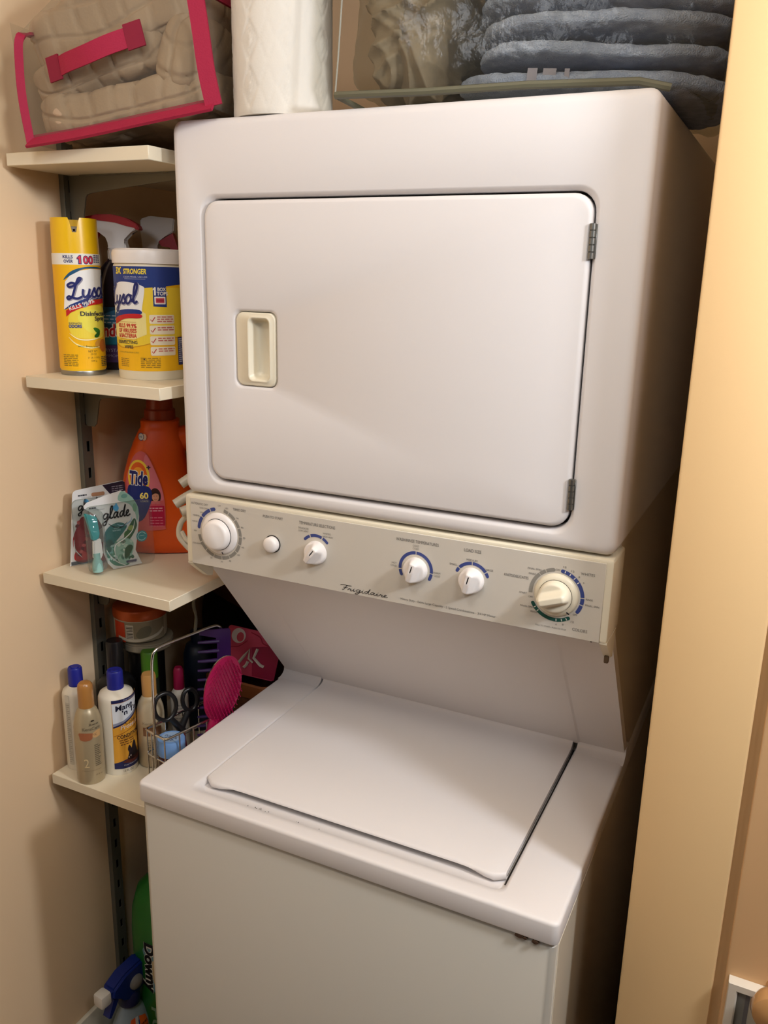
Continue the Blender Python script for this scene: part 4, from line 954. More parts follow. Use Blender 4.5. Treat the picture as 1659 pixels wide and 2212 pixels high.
GU = Vector((.049, .104, 0)).normalized(); gang = math.atan2(GU.y, GU.x)
def freshener(loc, label, front):
    t = thing('air_freshener_pack', label, 'air freshener', loc, (math.radians(-3), 0, gang), group='air freshener blister packs')
    A1, A2, A3 = ((20, 110, 112), (70, 130, 110), (40, 92, 60)) if front else ((150, 24, 34), (176, 60, 60), (120, 20, 30))
    card = [(.0395, .001), (.0300, .014), (.0235, .035), (.0262, .063), (.0252, .0862), (.0155, .106), (-.0042, .1210), (-.0042, .1262), (.001, .1310), (.030, .1385), (.0642, .1448), (.0742, .1400), (.0855, .1290), (.0945, .1105), (.0955, .0925), (.0912, .066), (.0838, .030), (.0945, .002)] if front else [(0, .001), (.0015, .005), (.0166, .1340), (.0190, .1385), (.0240, .1410), (.0728, .1448), (.1110, .1478), (.1160, .1450), (.1164, .12), (.1164, .001)]
    bm = NB(); prism(bm, card, 'y', .0004, .0014); part('backing_card', bm, mat('white_card', (226, 224, 222), .4), t)
    bm = NB(); out = rr(-.006 if front else .012, .120, .0, .124, .012, 5)
    loft(bm, [[Vector((p[0], -.0006, p[1])) for p in out], [Vector((p[0] * .985 + .0008, -.003, p[1] * .985 + .0008)) for p in out]], True, False)
    pod = rr(-.008 + (0 if front else .048), .024 + (0 if front else .048), .004, .120, .010, 5); loft(bm, [[Vector((p[0], -.002, p[1])) for p in pod], [Vector((p[0] * .92 + .0014, -.016, p[1] * .94 + .004)) for p in pod], [Vector((p[0] * .8 + .0034, -.019, p[1] * .88 + .007)) for p in pod]], False, True)
    part('clear_blister', bm, BLISTER, t)
    bm = NB(); ux = -.007 if front else .042; prism(bm, [(ux + a, b) for a, b in [(-.002, .1150), (.020, .106), (.0225, .072), (.018, .0640), (.008, .0640), (.004, .090)]], 'y', -.013, -.003); bmesh.ops.bevel(bm, geom=bm.edges[:], offset=.002, segments=2, affect='EDGES'); part('plug_unit', bm, mat('teal_plastic' if front else 'red_unit', (48, 160, 164) if front else (150, 40, 46), .35), t)
    bm = NB(); prism(bm, [(ux + a, b) for a, b in [(.010, .064), (.024, .066), (.026, .036), (.020, .026), (.008, .030)]], 'y', -.012, -.003); bmesh.ops.bevel(bm, geom=bm.edges[:], offset=.002, segments=2, affect='EDGES'); part('warmer', bm, PLASTIC_W, t)
    bm = NB(); lathe(bm, [(0, .006), (.009, .006), (.010, .012), (.0085, .024), (.006, .030), (.006, .040), (0, .040)], 20, (ux + .014, -.0105, 0), cap=False); part('oil_bottle', bm, mat('teal_oil' if front else 'red_oil', (150, 196, 190) if front else (190, 70, 70), .1), t)
    pr = Print(None)
    if front:
        pr.smooth([(.0290, .072), (.040, .083), (.056, .087), (.0690, .0810), (.0690, .074), (.0560, .060), (.046, .050), (.0430, .043), (.036, .03), (.0290, .040), (.0262, .056)], A1, 1)
        pr.smooth([(.0270, .052), (.0280, .030), (.040, .010), (.060, .0040), (.070, .007), (.052, .016), (.046, .030), (.045, .045), (.038, .058)], A2, 1)
        pr.smooth([(.0700, .070), (.0850, .090), (.0900, .078), (.0850, .066), (.0740, .052), (.062, .044), (.060, .050)], A3, 1).ell(.078, .073, .006, .005, (150, 170, 90), 2).ell(.070, .062, .006, .007, (60, 110, 50), 2)
        pr.smooth([(.0440, .044), (.0600, .056), (.0780, .050), (.0800, .034), (.0700, .012), (.0600, .006), (.0480, .018)], (150, 190, 176), 2)
        rn = random.Random(5)
        for k in range(26): pr.ell(rn.uniform(.047, .078), rn.uniform(.014, .050), rn.uniform(.002, .006), rn.uniform(.0015, .004), rn.choice([(210, 226, 216), (90, 150, 130), (120, 170, 150), (60, 110, 80), (190, 214, 200)]), 3, 8, rn.uniform(0, 3))
        for k in range(14): pr.ell(rn.uniform(.030, .046), rn.uniform(.010, .046), rn.uniform(.002, .005), .002, rn.choice([(190, 220, 214), (30, 90, 70), (120, 180, 170)]), 3, 8, rn.uniform(0, 3))
        pr.smooth([(.064, .036), (.074, .042), (.079, .036), (.070, .022), (.062, .018)], (40, 84, 52), 4)
        pr.curve([(.0290, .040), (.036, .026), (.050, .012), (.064, .004)], .0022, (232, 232, 228), 5, True).curve([(.0860, .086), (.080, .068), (.064, .055), (.047, .046), (.0445, .030), (.052, .012)], .0020, (232, 232, 228), 5, True)
        pr.smooth([(.058, .128), (.064, .143), (.075, .139), (.086, .1275), (.094, .111), (.0945, .095), (.0905, .085), (.088, .10), (.078, .118)], (150, 190, 176), 1).ell(.070, .134, .006, .004, (110, 160, 150), 2).ell(.088, .110, .004, .008, (120, 170, 140), 2)
        pr.curve([(.052, .084), (.064, .0795), (.078, .086), (.0815, .094)], .0020, (150, 190, 220), 2, True)
        pr.script('glade', .0265, .0955, .0108, .0026, (34, 34, 36), 5, .052, shear=.15, rot=.03)
        pr.curve([(.0360, .0880), (.0480, .0790), (.062, .0780), (.072, .0860)], .0018, (34, 34, 36), 5, True)
        pr.smooth([(.047, .1170), (.051, .1195), (.054, .1235), (.0565, .1180), (.058, .1130), (.054, .1080), (.049, .1110)], (90, 170, 216), 5, 3)
        pr.text('A family company', .012, .1150, .0022, .020, (120, 120, 124), 5).lines(.0040, .1190, .013, 1, .003, (50, 50, 60), 5, .0026)
        pr.text('CRISP', .046, .0760, .0026, .010, (190, 226, 226), 5).text('WATERS', .043, .0715, .0026, .0150, (190, 226, 226), 5)
        pr.ell(.0975, .0542, .0105, .0105, (30, 140, 150), 3).arc(.0975, .0542, .0070, .0082, 20, 330, (190, 226, 226), 4).lines(.093, .0545, .009, 1, .003, (190, 226, 226), 4)
        pr.rect(.0640, .0090, .0840, .0130, (110, 110, 130), 5).lines(.0650, .0075, .018, 1, .003, (120, 120, 140), 5)
        pr.rect(.0020, .0015, .0170, .0200, (96, 84, 90), 2).lines(.0030, .0180, .012, 5, .0036, (200, 196, 200), 3, .0014)
    else:
        pr.smooth([(.0300, .090), (.0180, .070), (.0100, .050), (.0120, .030), (.0300, .012), (.0480, .02), (.0560, .05), (.0500, .08)], A1, 1).smooth([(.014, .028), (.010, .012), (.026, .004), (.044, .010), (.03, .024)], (186, 50, 50), 2)
        for k in range(12): pr.ell(.02 + .003 * k % .03, .02 + .0055 * k, .004, .003, (206, 90, 86) if k % 2 else (110, 16, 26), 3, 10, k)
        pr.curve([(.0115, .050), (.012, .032), (.024, .014)], .002, (232, 226, 224), 4, True)
        pr.script('glade', .0235, .1015, .0090, .0022, (34, 34, 36), 5, .046, shear=.15, rot=.10).smooth([(.036, .1200), (.0400, .1230), (.044, .1205), (.0455, .1160), (.041, .1140)], (90, 170, 216), 5, 3)
        pr.lines(.0265, .1290, .016, 1, .003, (50, 50, 60), 5, .0026).text('A family company', .0320, .1245, .0022, .018, (120, 120, 124), 5)
        pr.poly([(.0730, .1440), (.1110, .1474), (.1158, .1450), (.1162, .1280), (.0860, .1260)], (44, 30, 48), 3).lines(.090, .138, .022, 4, .004, (150, 140, 150), 4, .0016)
        pr.rect(.0030, .0020, .045, .0085, (90, 96, 100), 2).rrect(.0510, .1255, .0760, .1325, .003, (178, 132, 100), 4)
    pr.build('printed_face', lambda u, v, d: Vector((u, -.0000 - d, v)), t)
freshener((-.2950 + .0012, .0262, 1.1902), 'red scented air freshener pack standing behind the teal one', False)
freshener((-.2310, .0180, 1.1902), 'teal scented air freshener pack in clear blister at the shelf front', True)

hose = thing('drain_tubing', 'white plastic tubing with open ends bunched between detergent jug and dryer', 'tubing', (-.045, .11, 1.1902))
TUBEM = mat('white_tubing', (206, 198, 180), .4)
def pipe(pts, r0, seg=14):
    bm = NB(); P = catmull(pts, 6); tube(bm, P, r0, seg); d = (P[0] - P[1]).normalized()
    lathe(bm, [(r0 * .68, .0), (r0 * .68, .0004), (0, .0004)], seg, P[0] + d * .0001, ax=d, cap=False, mi=1); return bm
for pts in ([(-.016, -.045, .178), (.004, -.020, .196), (.022, .02, .206)], [(-.026, -.050, .142), (-.004, -.025, .160), (.020, .02, .172)], [(-.004, -.062, .134), (.012, -.04, .142), (.022, .0, .150)]):
    part('tube', pipe(pts, .0085), [TUBEM, mat('tube_mouth', (150, 140, 124), .7)], hose)
bm = NB(); tube(bm, catmull([(.006, -.045, .132), (-.014, -.050, .112), (-.018, -.052, .088), (-.006, -.05, .072), (.006, -.046, .060), (.014, -.040, .048), (.024, -.03, .042)], 8), .0050, 10); tube(bm, catmull([(-.014, -.050, .095), (-.002, -.052, .082), (.012, -.05, .078)], 5), .004, 8); part('cord_loop', bm, TUBEM, hose)

# ------------------------------------------------------------------ lowest shelf: hair care things
S4 = 0.7902
def bottle(name, label, cat, x, y, r, prof, m, cap=None, capm=None, group=None, z=S4, seg=40):
    t = thing(name, label, cat, (x, y, z), group=group)
    bm = NB(); lathe(bm, prof, seg, cap=False); part('bottle', bm, m, t, angle=50)
    if cap:
        bm = NB(); lathe(bm, cap, 32, cap=False); part('cap', bm, capm, t, angle=40)
    return t
BLUECAP = mat('blue_cap', (34, 40, 140), .35); HDPE = mat('white_bottle', (232, 224, 206), .4)
GOLDCAP = mat('gold_cap', (176, 122, 62), .28, coat=.3)
r = .0268
prof_m = lambda r, h: [(0, .001), (r * .9, .001), (r * .97, 0), (r, .004), (r, h - .012), (r * .985, h - .006), (r * .90, h + .001), (r * .60, h + .006), (r * .5, h + .009), (0, h + .009)]
capp = lambda r, z0, z1: [(0, z0), (r, z0), (r * 1.0, z0 + (z1 - z0) * .55), (r * .985, z0 + (z1 - z0) * .58), (r * .97, z1 - .003), (r * .86, z1), (r * .55, z1 - .001), (r * .5, z1 + .0015), (0, z1 + .001)]
b1 = bottle('shampoo_bottle', 'white bottle with blue cap turned label away, against the left wall', 'bottle', -.2905, .0150, r, prof_m(r, .160), HDPE, capp(.0135, .1690, .2050), BLUECAP)
th = facing(-.2905, .015); pr = Print(.004)
pr.rrect(-.0245, .012, -.0150, .158, .002, (206, 200, 184), 1).rrect(-.0240, .1430, -.0155, .157, .001, (226, 220, 204), 2)
for k in range(30): pr.rect(-.0235, .018 + k * .0041, -.0160 - .003 * (k % 3 == 0), .0198 + k * .0041, (172, 166, 150), 3)
pr.rect(.006, .1485, .03, .1530, (40, 34, 40), 1).rect(.006, .1300, .03, .1480, (220, 150, 50), 1).rect(.006, .02, .03, .13, (228, 226, 224), 1)
pr.build('label', on_cyl(r, th), b1)
r = .0258; x, y = -.2372, -.0140
b2 = bottle('conditioner_bottle', 'frosted champagne bottle with glossy gold cap at the shelf edge', 'bottle', x, y, r, [(0, .0012), (r * .86, .0012), (r * .93, 0), (r, .005), (r, .098), (r * .985, .112), (r * .92, .126), (r * .80, .138), (r * .66, .146), (r * .55, .150), (r * .52, .154), (0, .154)], mat('champagne_bottle', (176, 160, 128), .32, metal=.25, coat=.3), [(0, .1500), (.0140, .1500), (.0143, .153), (.0140, .188), (.0130, .1950), (.0100, .1985), (0, .1995)], GOLDCAP)
th = facing(x, y); pr = Print(.004); gi = (110, 98, 78)
pr.poly([(.0050, .1300), (.0062, .1335), (.0078, .1320), (.0092, .1340), (.0108, .1318), (.0120, .1305)], (46, 36, 30), 2).curve([(.0025, .1270), (.004, .1262), (.006, .1268)], .0008, (46, 36, 30), 2).lines(.0020, .1228, .0170, 1, .003, gi, 2, .0022)
pr.text('KeraCare', -.0105, .1130, .0062, .0330, gi, 2)
pr.smooth([(-.0170, .1080), (.0068, .1066), (.0066, .0990), (.0040, .0940), (-.0060, .0920), (-.0155, .0940), (-.0172, .1000)], (158, 96, 64), 2, 3).poly([(.0068, .1068), (.0130, .1100), (.0225, .1110), (.0218, .0975), (.0120, .0960), (.0064, .0985)], (206, 164, 112), 2).text('K', .0105, .1000, .0055, .0050, (150, 110, 76), 3)
pr.text('2', -.0115, .0370, .0180, .0090, (206, 184, 140), 2)
for k in range(12): pr.rect(.0085, .0800 - k * .0038, .0085 + (.010 if k % 3 else .0075) + .002 * (k % 2), .0818 - k * .0038, gi, 2)
pr.rect(-.0172, .0298, .0190, .0303, (130, 116, 90), 2).text('10 fl oz', .0080, .0185, .0030, .0130, gi, 2)
pr.build('printed_label', on_cyl(r, th), b2)
r = .0333; x, y = -.2170, .0415
b3 = bottle('conditioner_bottle', 'white bottle with blue cap and navy-orange wrap label, facing the room', 'bottle', x, y, r, prof_m(r, .160), HDPE, capp(.0152, .1690, .2050), BLUECAP)
th = facing(x, y); pr = Print(.004); NV = (34, 38, 84)
pr.poly([(-.0098, .1575), (.058, .1605), (.058, .0120), (-.0112, .0145)], (218, 156, 54), 1)
pr.poly([(-.0098, .1575), (.058, .1605), (.058, .1540), (-.0096, .1510)], NV, 2).text('THE ORIGINAL', .0120, .1535, .0030, .030, (180, 180, 200), 4)
pr.poly([(-.0096, .1505), (.058, .1535), (.058, .136), (.0330, .1255), (.0100, .1140), (-.0090, .1090)], (222, 226, 232), 3)
pr.poly([(-.0090, .1090), (.0100, .1140), (.0330, .1255), (.058, .136), (.058, .130), (.0330, .1200), (.0100, .1095), (-.0088, .1035)], (140, 146, 168), 3).poly([(-.0088, .1035), (.0100, .1095), (.0330, .1200), (.058, .130), (.058, .1270), (.0330, .1165), (.0100, .1065), (-.0087, .1000)], NV, 3)
pr.text('Mane', -.0030, .1345, .0115, .0340, (24, 26, 50), 5, .025, rot=.13, shear=.15).text("'n Tail", .0085, .1240, .0110, .0400, (24, 26, 50), 5, .025, rot=.16, shear=.15)
pr.text('Color', .0130, .1040, .0080, .0250, (60, 40, 40), 5, rot=.08, shear=.2).text('Protect', .0040, .0955, .0085, .0380, (224, 220, 226), 5, rot=.10, shear=.2)
pr.curve([(-.0088, .0835), (.006, .0880), (.026, .0935), (.05, .098)], .0014, (170, 106, 36), 4)
pr.text('CONDITIONER', -.0030, .0770, .0075, .0560, (50, 34, 40), 5, .02, rot=.05)
for k, w in enumerate((.030, .030, .022)): pr.lines(.0005 + .001 * k, .0725 - k * .0046, w, 1, .004, (130, 84, 40), 5, .0022)
pr.smooth([(.0150, .030), (.0170, .044), (.0150, .052), (.0180, .060), (.0215, .0560), (.0235, .052), (.026, .060), (.030, .066), (.034, .060), (.036, .05), (.040, .03)], (38, 28, 34), 5).ell(.0205, .037, .0012, .0016, (220, 200, 190), 6, 8).ell(.0165, .035, .0010, .0015, (220, 200, 190), 6, 8)
pr.poly([(-.0110, .0265), (.012, .032), (.03, .036), (.058, .036), (.058, .0120), (-.0112, .0145)], NV, 4).poly([(.004, .027), (.02, .034), (.04, .034), (.058, .030), (.058, .022), (.02, .022)], (96, 44, 40), 5)
pr.text('Deep Moisturizing', .0060, .0185, .0035, .0300, (200, 200, 214), 6, shear=.2).text('12 FL OZ', .0050, .0065, .0040, .0200, (90, 86, 84), 4)
pr.build('label', on_cyl(r, th), b3)
r = .0262; x, y = -.1735, .0840
b4 = bottle('conditioner_bottle', 'cream bottle with gold cap standing behind the wire caddy corner', 'bottle', x, y, r, [(0, .001), (r * .9, .001), (r, .004), (r, .105), (r * .95, .120), (r * .80, .133), (r * .60, .142), (r * .52, .146), (0, .146)], mat('cream_bottle', (196, 178, 146), .32, metal=.15, coat=.3), [(0, .1430), (.0138, .1430), (.0138, .184), (.0120, .1895), (0, .190)], mat('gold_cap_matt', (190, 140, 78), .4))
pr = Print(.004); th = facing(x, y)
pr.rect(-.016, .070, .02, .088, (130, 90, 62), 2).text('KeraCare', -.016, .094, .0055, .034, (150, 136, 110), 2).lines(-.01, .06, .024, 8, .005, (150, 136, 110), 2, .002)
pr.build('printed_label', on_cyl(r, th), b4)
b5 = bottle('black_bottle', 'black bottle with tall black cap behind the white and gold bottles', 'bottle', -.2720, .1020, .0400, [(0, 0), (.039, 0), (.0400, .004), (.0400, .128), (.037, .142), (.028, .152), (.017, .158), (0, .158)], BLACK, [(0, .155), (.0165, .155), (.0165, .226), (.0150, .230), (0, .230)], mat('black_cap', (30, 26, 26), .3))
pr = Print(.004); th = facing(-.272, .102); pr.text('TRE', -.0245, .116, .0090, .022, (200, 200, 200), 2).rect(-.028, .1265, .02, .1270, (190, 190, 190), 2); pr.build('label', on_cyl(.0400, th), b5)
b6 = bottle('black_tub', 'tall black tub at the bottom of the jar stack', 'jar', -.2620, .1800, .0360, [(0, 0), (.035, 0), (.036, .003), (.036, .180), (.035, .184), (.040, .185), (.040, .198), (.039, .200), (0, .200)], BLACK)
tj = thing('cream_jar', 'shallow clear jar in the middle of the jar stack', 'jar', (-.2480, .1700, S4 + .2005))
bm = NB(); lathe(bm, [(0, 0), (.048, 0), (.0505, .003), (.0505, .013), (.0490, .0145), (.0505, .0160), (.0505, .019), (0, .019)], 40, cap=False); part('tub', bm, mat('clear_lid', (150, 140, 120), .15, spec=.6), tj)
oj = thing('cream_jar', 'white jar with an orange screw lid and barcode label, on top of the jar stack', 'jar', (-.2620, .1680, S4 + .2198)); r = .0515
bm = NB(); lathe(bm, [(0, 0), (r * .86, 0), (r * .96, .003), (r, .010), (r, .046), (r * .96, .051), (0, .051)], 48, cap=False); part('tub', bm, mat('cream_tub', (196, 188, 164), .35), oj)
bm = NB(); lathe(bm, [(0, .048), (r * 1.03, .048), (r * 1.04, .050), (r * 1.04, .063), (r * 1.0, .067), (r * .92, .068), (0, .0675)], 48, cap=False); part('lid', bm, mat('copper_orange_lid', (190, 84, 30), .35, metal=.25), oj)
pr = Print(.005); th = facing(-.262, .168)
pr.rect(-.052, .004, .052, .0455, (150, 140, 116), 1).poly([(-.062, .004), (-.032, .003), (-.033, .0440), (-.062, .0450)], (206, 66, 30), 2).rrect(-.0305, .0090, -.0150, .0400, .001, (214, 208, 190), 2)
for k in range(9): pr.rect(-.0295, .0115 + k * .0030, -.0160, .0126 + k * .0030 + .0005 * (k % 2), (50, 48, 46), 3)
pr.smooth([(-.010, .02), (.0, .034), (.016, .036), (.020, .026), (.012, .014), (-.004, .012)], (122, 118, 98), 2).curve([(-.05, .012), (-.01, .008), (.03, .014), (.05, .024)], .006, (206, 200, 180), 3)
pr.build('label', on_cyl(r, th), oj)
b7 = bottle('lotion_bottle', 'dark green capped bottle standing behind the cream bottle', 'bottle', -.2080, .1270, .0175, [(0, 0), (.017, 0), (.0175, .003), (.0175, .150), (.013, .160), (0, .160)], mat('dark_bottle', (34, 40, 30), .4), [(0, .156), (.0160, .156), (.0160, .208), (.0140, .212), (0, .212)], mat('green_cap', (70, 120, 26), .4))
b8 = bottle('glue_bottle', 'slim white bottle with magenta cap inside the row behind the caddy', 'bottle', -.1530, .1460, .0175, [(0, 0), (.017, 0), (.0175, .003), (.0175, .118), (.0165, .126), (.012, .133), (.009, .138), (0, .138)], mat('white_bottle_2', (196, 190, 180), .4), [(0, .134), (.0098, .134), (.0105, .138), (.0095, .176), (.0070, .181), (0, .181)], mat('magenta_cap', (150, 12, 64), .4))
pr = Print(.004); pr.lines(-.010, .105, .02, 10, .007, (150, 146, 140), 2, .003); pr.build('label', on_cyl(.0175, facing(-.153, .146)), b8)

# chrome wire caddy: every wire a part
CA = Vector((-.0600, -.0060, 0)); CU = Vector((.21, .978, 0)).normalized(); CVv = Vector((CU.y, -CU.x, 0))
cad = thing('wire_caddy', 'chrome wire caddy with a tall arched handle beside the washer', 'caddy', (CA.x, CA.y, S4), (0, 0, math.atan2(CU.y, CU.x) - PI / 2))
# local axes: +x = across (towards the machine), +y = along the caddy; near right corner at the origin
WX, WY, ZT, ZM = -.060, .165, .124, .076
def wire(name, pts, rad=.0016, closed=False, seg=8):
    bm = NB(); tube(bm, pts, rad, seg, closed); return part(name, bm, CHROME, cad)
def loop(z, rr_=.008, k=4):
    p = rr(WX, 0, 0, WY, rr_, k); return [(a, b, z) for a, b in p]
wire('top_rim', loop(ZT), .0024, True); wire('middle_rail', loop(ZM), .0015, True); wire('base_rail', loop(.004), .0018, True)
for px_, py_ in [(WX, .004), (WX * .5 - .012, 0), (-.004, 0), (0, .03), (0, .062), (0, .094), (0, .126), (0, .16), (WX, .045), (WX, .085), (WX, .125), (WX, .16), (WX * .5, WY)]:
    wire('upright_wire', [(px_, py_, .004), (px_, py_, ZM), (px_, py_, ZT)], .0014)
for k in range(4): wire('floor_wire', [(WX, .03 + .035 * k, .004), (WX * .5, .03 + .035 * k, .0038), (0, .03 + .035 * k, .004)], .0013)
hx = WX * .5
wire('handle', catmull([(hx, -.001, .004), (hx, -.001, .06), (hx, -.001, ZT), (hx, .0, .22), (hx, .002, .270), (hx, .010, .2855), (hx, .030, .2895), (hx, .08, .2895), (hx, .135, .2895), (hx, .155, .2855), (hx, .163, .270), (hx, WY + .001, .22), (hx, WY + .001, ZT), (hx, WY + .001, .004)], 6), .0026, seg=10)

def inworld(lx, ly, lz):   # caddy-local to world
    q = Matrix.Rotation(cad.rotation_euler.z, 4, 'Z') @ Vector((lx, ly, lz)); return q + Vector(cad.location)
q = inworld(-.0325, .036, .005)
bj = thing('gel_jar', 'dark red jar with a pale blue lid standing in the wire caddy', 'jar', q)
bm = NB(); lathe(bm, [(0, 0), (.022, 0), (.0235, .003), (.0235, .066), (.021, .070), (0, .070)], 32, cap=False); part('jar', bm, mat('maroon_jar', (70, 22, 22), .25, spec=.6), bj)
bm = NB(); lathe(bm, [(0, .067), (.0252, .067), (.0255, .069), (.0255, .094), (.0240, .0970), (0, .0972)], 36, cap=False); part('lid', bm, mat('pale_blue_lid', (116, 158, 214), .35), bj)
pr = Print(None); pr.ell(0, 0, .0185, .0185, (150, 176, 206), 1).text('OLIVE OIL', -.014, -.002, .006, .028, (50, 60, 90), 2, .02).lines(-.010, -.007, .02, 2, .004, (70, 80, 110), 2, .002)
pr.build('lid_print', lambda u, v, d: Vector((u, v, .0974 + d)), bj)
# scissors, handles up
q = inworld(-.040, .078, .004)
sc = thing('scissors', 'black handled scissors standing handles up in the wire caddy', 'scissors', q, (math.radians(-6), math.radians(-4), math.radians(64)))
BH = mat('scissor_black', (20, 20, 22), .3)
for sgn, c, a, b in ((-1, (-.024, .148), .0215, .0265), (1, (.027, .142), .0150, .0215)):
    bm = NB(); tube(bm, [(c[0] + a * math.cos(2 * PI * i / 28), .002 * sgn, c[1] + b * math.sin(2 * PI * i / 28)) for i in range(28)], .0042, 10, True)
    tube(bm, catmull([(c[0] * .75, .002 * sgn, c[1] - b * .96), (c[0] * .3, .002 * sgn, .104), (-.002 * sgn, .002 * sgn, .088)], 5), lambda t: .0055 + .002 * t, 10); part('handle', bm, BH, sc)
    bm = NB(); prism(bm, [(-.006 * sgn, .092), (.006 * sgn, .092), (.0035 * sgn, .045), (-.001 * sgn, .004), (-.005 * sgn, .045)], 'y', .0008 * sgn, .0026 * sgn); part('blade', bm, CHROME, sc)
bm = NB(); lathe(bm, [(0, -.004), (.0035, -.004), (.0035, .004), (0, .004)], 14, (0, 0, .086), ax=(0, 1, 0), cap=False); part('pivot', bm, CHROME, sc)
# nail file
q = inworld(-.010, .118, .005)
bm = NB(); prism(bm, [(-.0035, .02), (.0035, .02), (.0040, .16), (.0022, .190), (0, .203), (-.0022, .190), (-.0040, .16)], 'y', -.0007, .0007)
nf = link_mesh('nail_file', bm, mat('file_tan', (186, 160, 112), .5, metal=.3)); nf.location = q; nf.rotation_euler = (math.radians(4), math.radians(6), math.radians(70)); tag(nf, 'thin tan metal nail file standing on end in the wire caddy', 'nail file')
# purple comb
q = inworld(-.036, .128, .006)
cm = thing('wide_tooth_comb', 'purple wide-toothed comb standing upright in the wire caddy', 'comb', q, (math.radians(-3), math.radians(2), math.radians(34)))
PUR = mat('purple_plastic', (62, 30, 92), .3)
bm = NB(); prism(bm, [(.014, 0), (.034, 0), (.038, .20), (.037, .270), (.034, .276), (-.020, .272), (-.022, .262), (.010, .258), (.0125, .245)], 'y', -.002, .002); bmesh.ops.bevel(bm, geom=bm.edges[:], offset=.0008, segments=1, affect='EDGES'); part('spine', bm, PUR, cm)
for k in range(11):
    z = .250 - k * .0190; bm = NB(); tube(bm, [(.016, 0, z), (-.008, 0, z - .002), (-.024, 0, z - .003)], lambda t: .0042 - .0018 * t, 8); part('tooth', bm, PUR, cm)
# pink paddle brush
brush = thing('paddle_brush', 'hot pink oval detangling brush leaning in the wire caddy', 'hair brush', inworld(-.004, .082, .006))
PK = mat('pink_brush', (172, 16, 80), .35)
cz_ = .182; tiltM = Matrix.Rotation(math.radians(50), 4, 'Z') @ Matrix.Rotation(math.radians(14), 4, 'Y')
def lens(a, b, d, y0, seg=44, flat=.55):
    bm = NB(); rings = []
    for k, y in ((.02, y0 - d), (.45, y0 - d * .9), (.8, y0 - d * .55), (.97, y0 - d * .1), (1, y0 + .002), (.98, y0 + .005), (.9, y0 + .0065), (.02, y0 + .0065)):
        rings.append([Vector((k * a * math.cos(2 * PI * i / seg), y, cz_ + k * b * math.sin(2 * PI * i / seg))) for i in range(seg)])
    return loft(bm, rings, True, True)
bm = lens(.034, .066, .006, 0); tube(bm, [(0, .002, .122), (0, .002, .09), (0, .002, .05), (0, .002, .006)], lambda t: .0115 + .003 * math.sin(PI * t), 14); bm.transform(tiltM); part('paddle', bm, PK, brush)
bm = NB(); rings = []
for k, y in ((1.0, .006), (.97, .011), (.8, .015), (.4, .017), (.02, .0175)):
    rings.append([Vector((k * .033 * math.cos(2 * PI * i / 40), y, cz_ + k * .065 * math.sin(2 * PI * i / 40))) for i in range(40)])
loft(bm, rings, True, True); bm.transform(tiltM); part('back_shell', bm, mat('floral_back', (196, 186, 150), .4, vary=(46, (40, 34, 40), .52, .58)), brush)
bm = NB()
for i in range(-4, 5):
    for j in range(-11, 12):
        x = i * .0066 + (.0033 if j % 2 else 0); z = j * .0054
        if (x / .030) ** 2 + (z / .060) ** 2 > 1: continue
        y0_ = -.0055 * (1 - (x / .034) ** 2 - (z / .066) ** 2)
        lathe(bm, [(.0011, 0), (.0007, .017), (0, .0175)], 5, (x, y0_, cz_ + z), ax=(.18 * (1 if i > 0 else -1) * .3, -1, .05), cap=False)
bm.transform(tiltM); o = part('bristles', bm, PK, brush); o['kind'] = 'stuff'

# woven basket, pink hair-clip card, dark bag and blue bottle at the back of the shelf
bk = thing('brown_basket', 'brown banded basket at the back, beside the sloping back panel', 'basket', (-.080, .315, S4))
BRN = mat('brown_weave', (88, 48, 20), .7, bump=(160, .5, .004))
bm = NB(); loft(bm, [XY(rr(-.070, .070, -.075, .075, .02, 5), 0), XY(rr(-.076, .076, -.080, .080, .02, 5), .10), XY(rr(-.080, .078, -.082, .082, .02, 5), .128), XY(rr(-.074, .072, -.076, .076, .018, 5), .128), XY(rr(-.066, .066, -.070, .070, .016, 5), .01)], True, True); part('body', bm, BRN, bk)
bm = NB(); loft(bm, [XY(rr(-.0815, .0795, -.0835, .0835, .02, 5), .100), XY(rr(-.083, .081, -.085, .085, .02, 5), .104), XY(rr(-.083, .081, -.085, .085, .02, 5), .128), XY(rr(-.0795, .0775, -.0815, .0815, .02, 5), .131)], False, False); part('rim_band', bm, mat('tan_band', (122, 66, 24), .6), bk)
pc = thing('hair_clip_card', 'pink card of white plastic clips resting on the brown basket', 'packaging', (-.072, .262, S4 + .1315), (math.radians(-12), math.radians(11), math.radians(22)))
bm = NB(); prism(bm, rr(-.058, .056, .0, .096, .006, 4), 'y', -.001, .001); part('card', bm, mat('pink_card', (190, 62, 92), .4), pc)
pr = Print(None); pr.ell(-.034, .078, .0145, .0155, (206, 196, 196), 1).ell(-.030, .076, .0075, .0100, (190, 72, 92), 2).curve([(-.010, .090), (.010, .084), (.020, .072), (.046, .070)], .0022, (150, 30, 56), 1).curve([(-.052, .050), (-.030, .056), (-.014, .072)], .0016, (150, 30, 56), 1).poly([(-.002, .060), (.056, .076), (.056, .002), (.010, .002)], (150, 30, 62), 1)
pr.build('printed_face', on_plane((0, -.0012, 0), (1, 0, 0)), pc)
CW = mat('white_clip', (206, 198, 184), .4)
for pts in ([(-.028, .012), (-.014, .040), (-.006, .056), (-.004, .036), (.006, .030)], [(.010, .060), (.006, .040), (.022, .028), (.030, .026)], [(-.010, .016), (-.006, .022), (-.004, .030)]):
    bm = NB(); tube(bm, [(a, -.0030, b) for a, b in pts], .0036, 8, flat=.6); part('plastic_clip', bm, CW, pc)
bag = thing('dark_bag', 'black fabric bag with an orange-brown band, at the dark back of the lowest shelf', 'bag', (-.195, .497, S4 + .004))
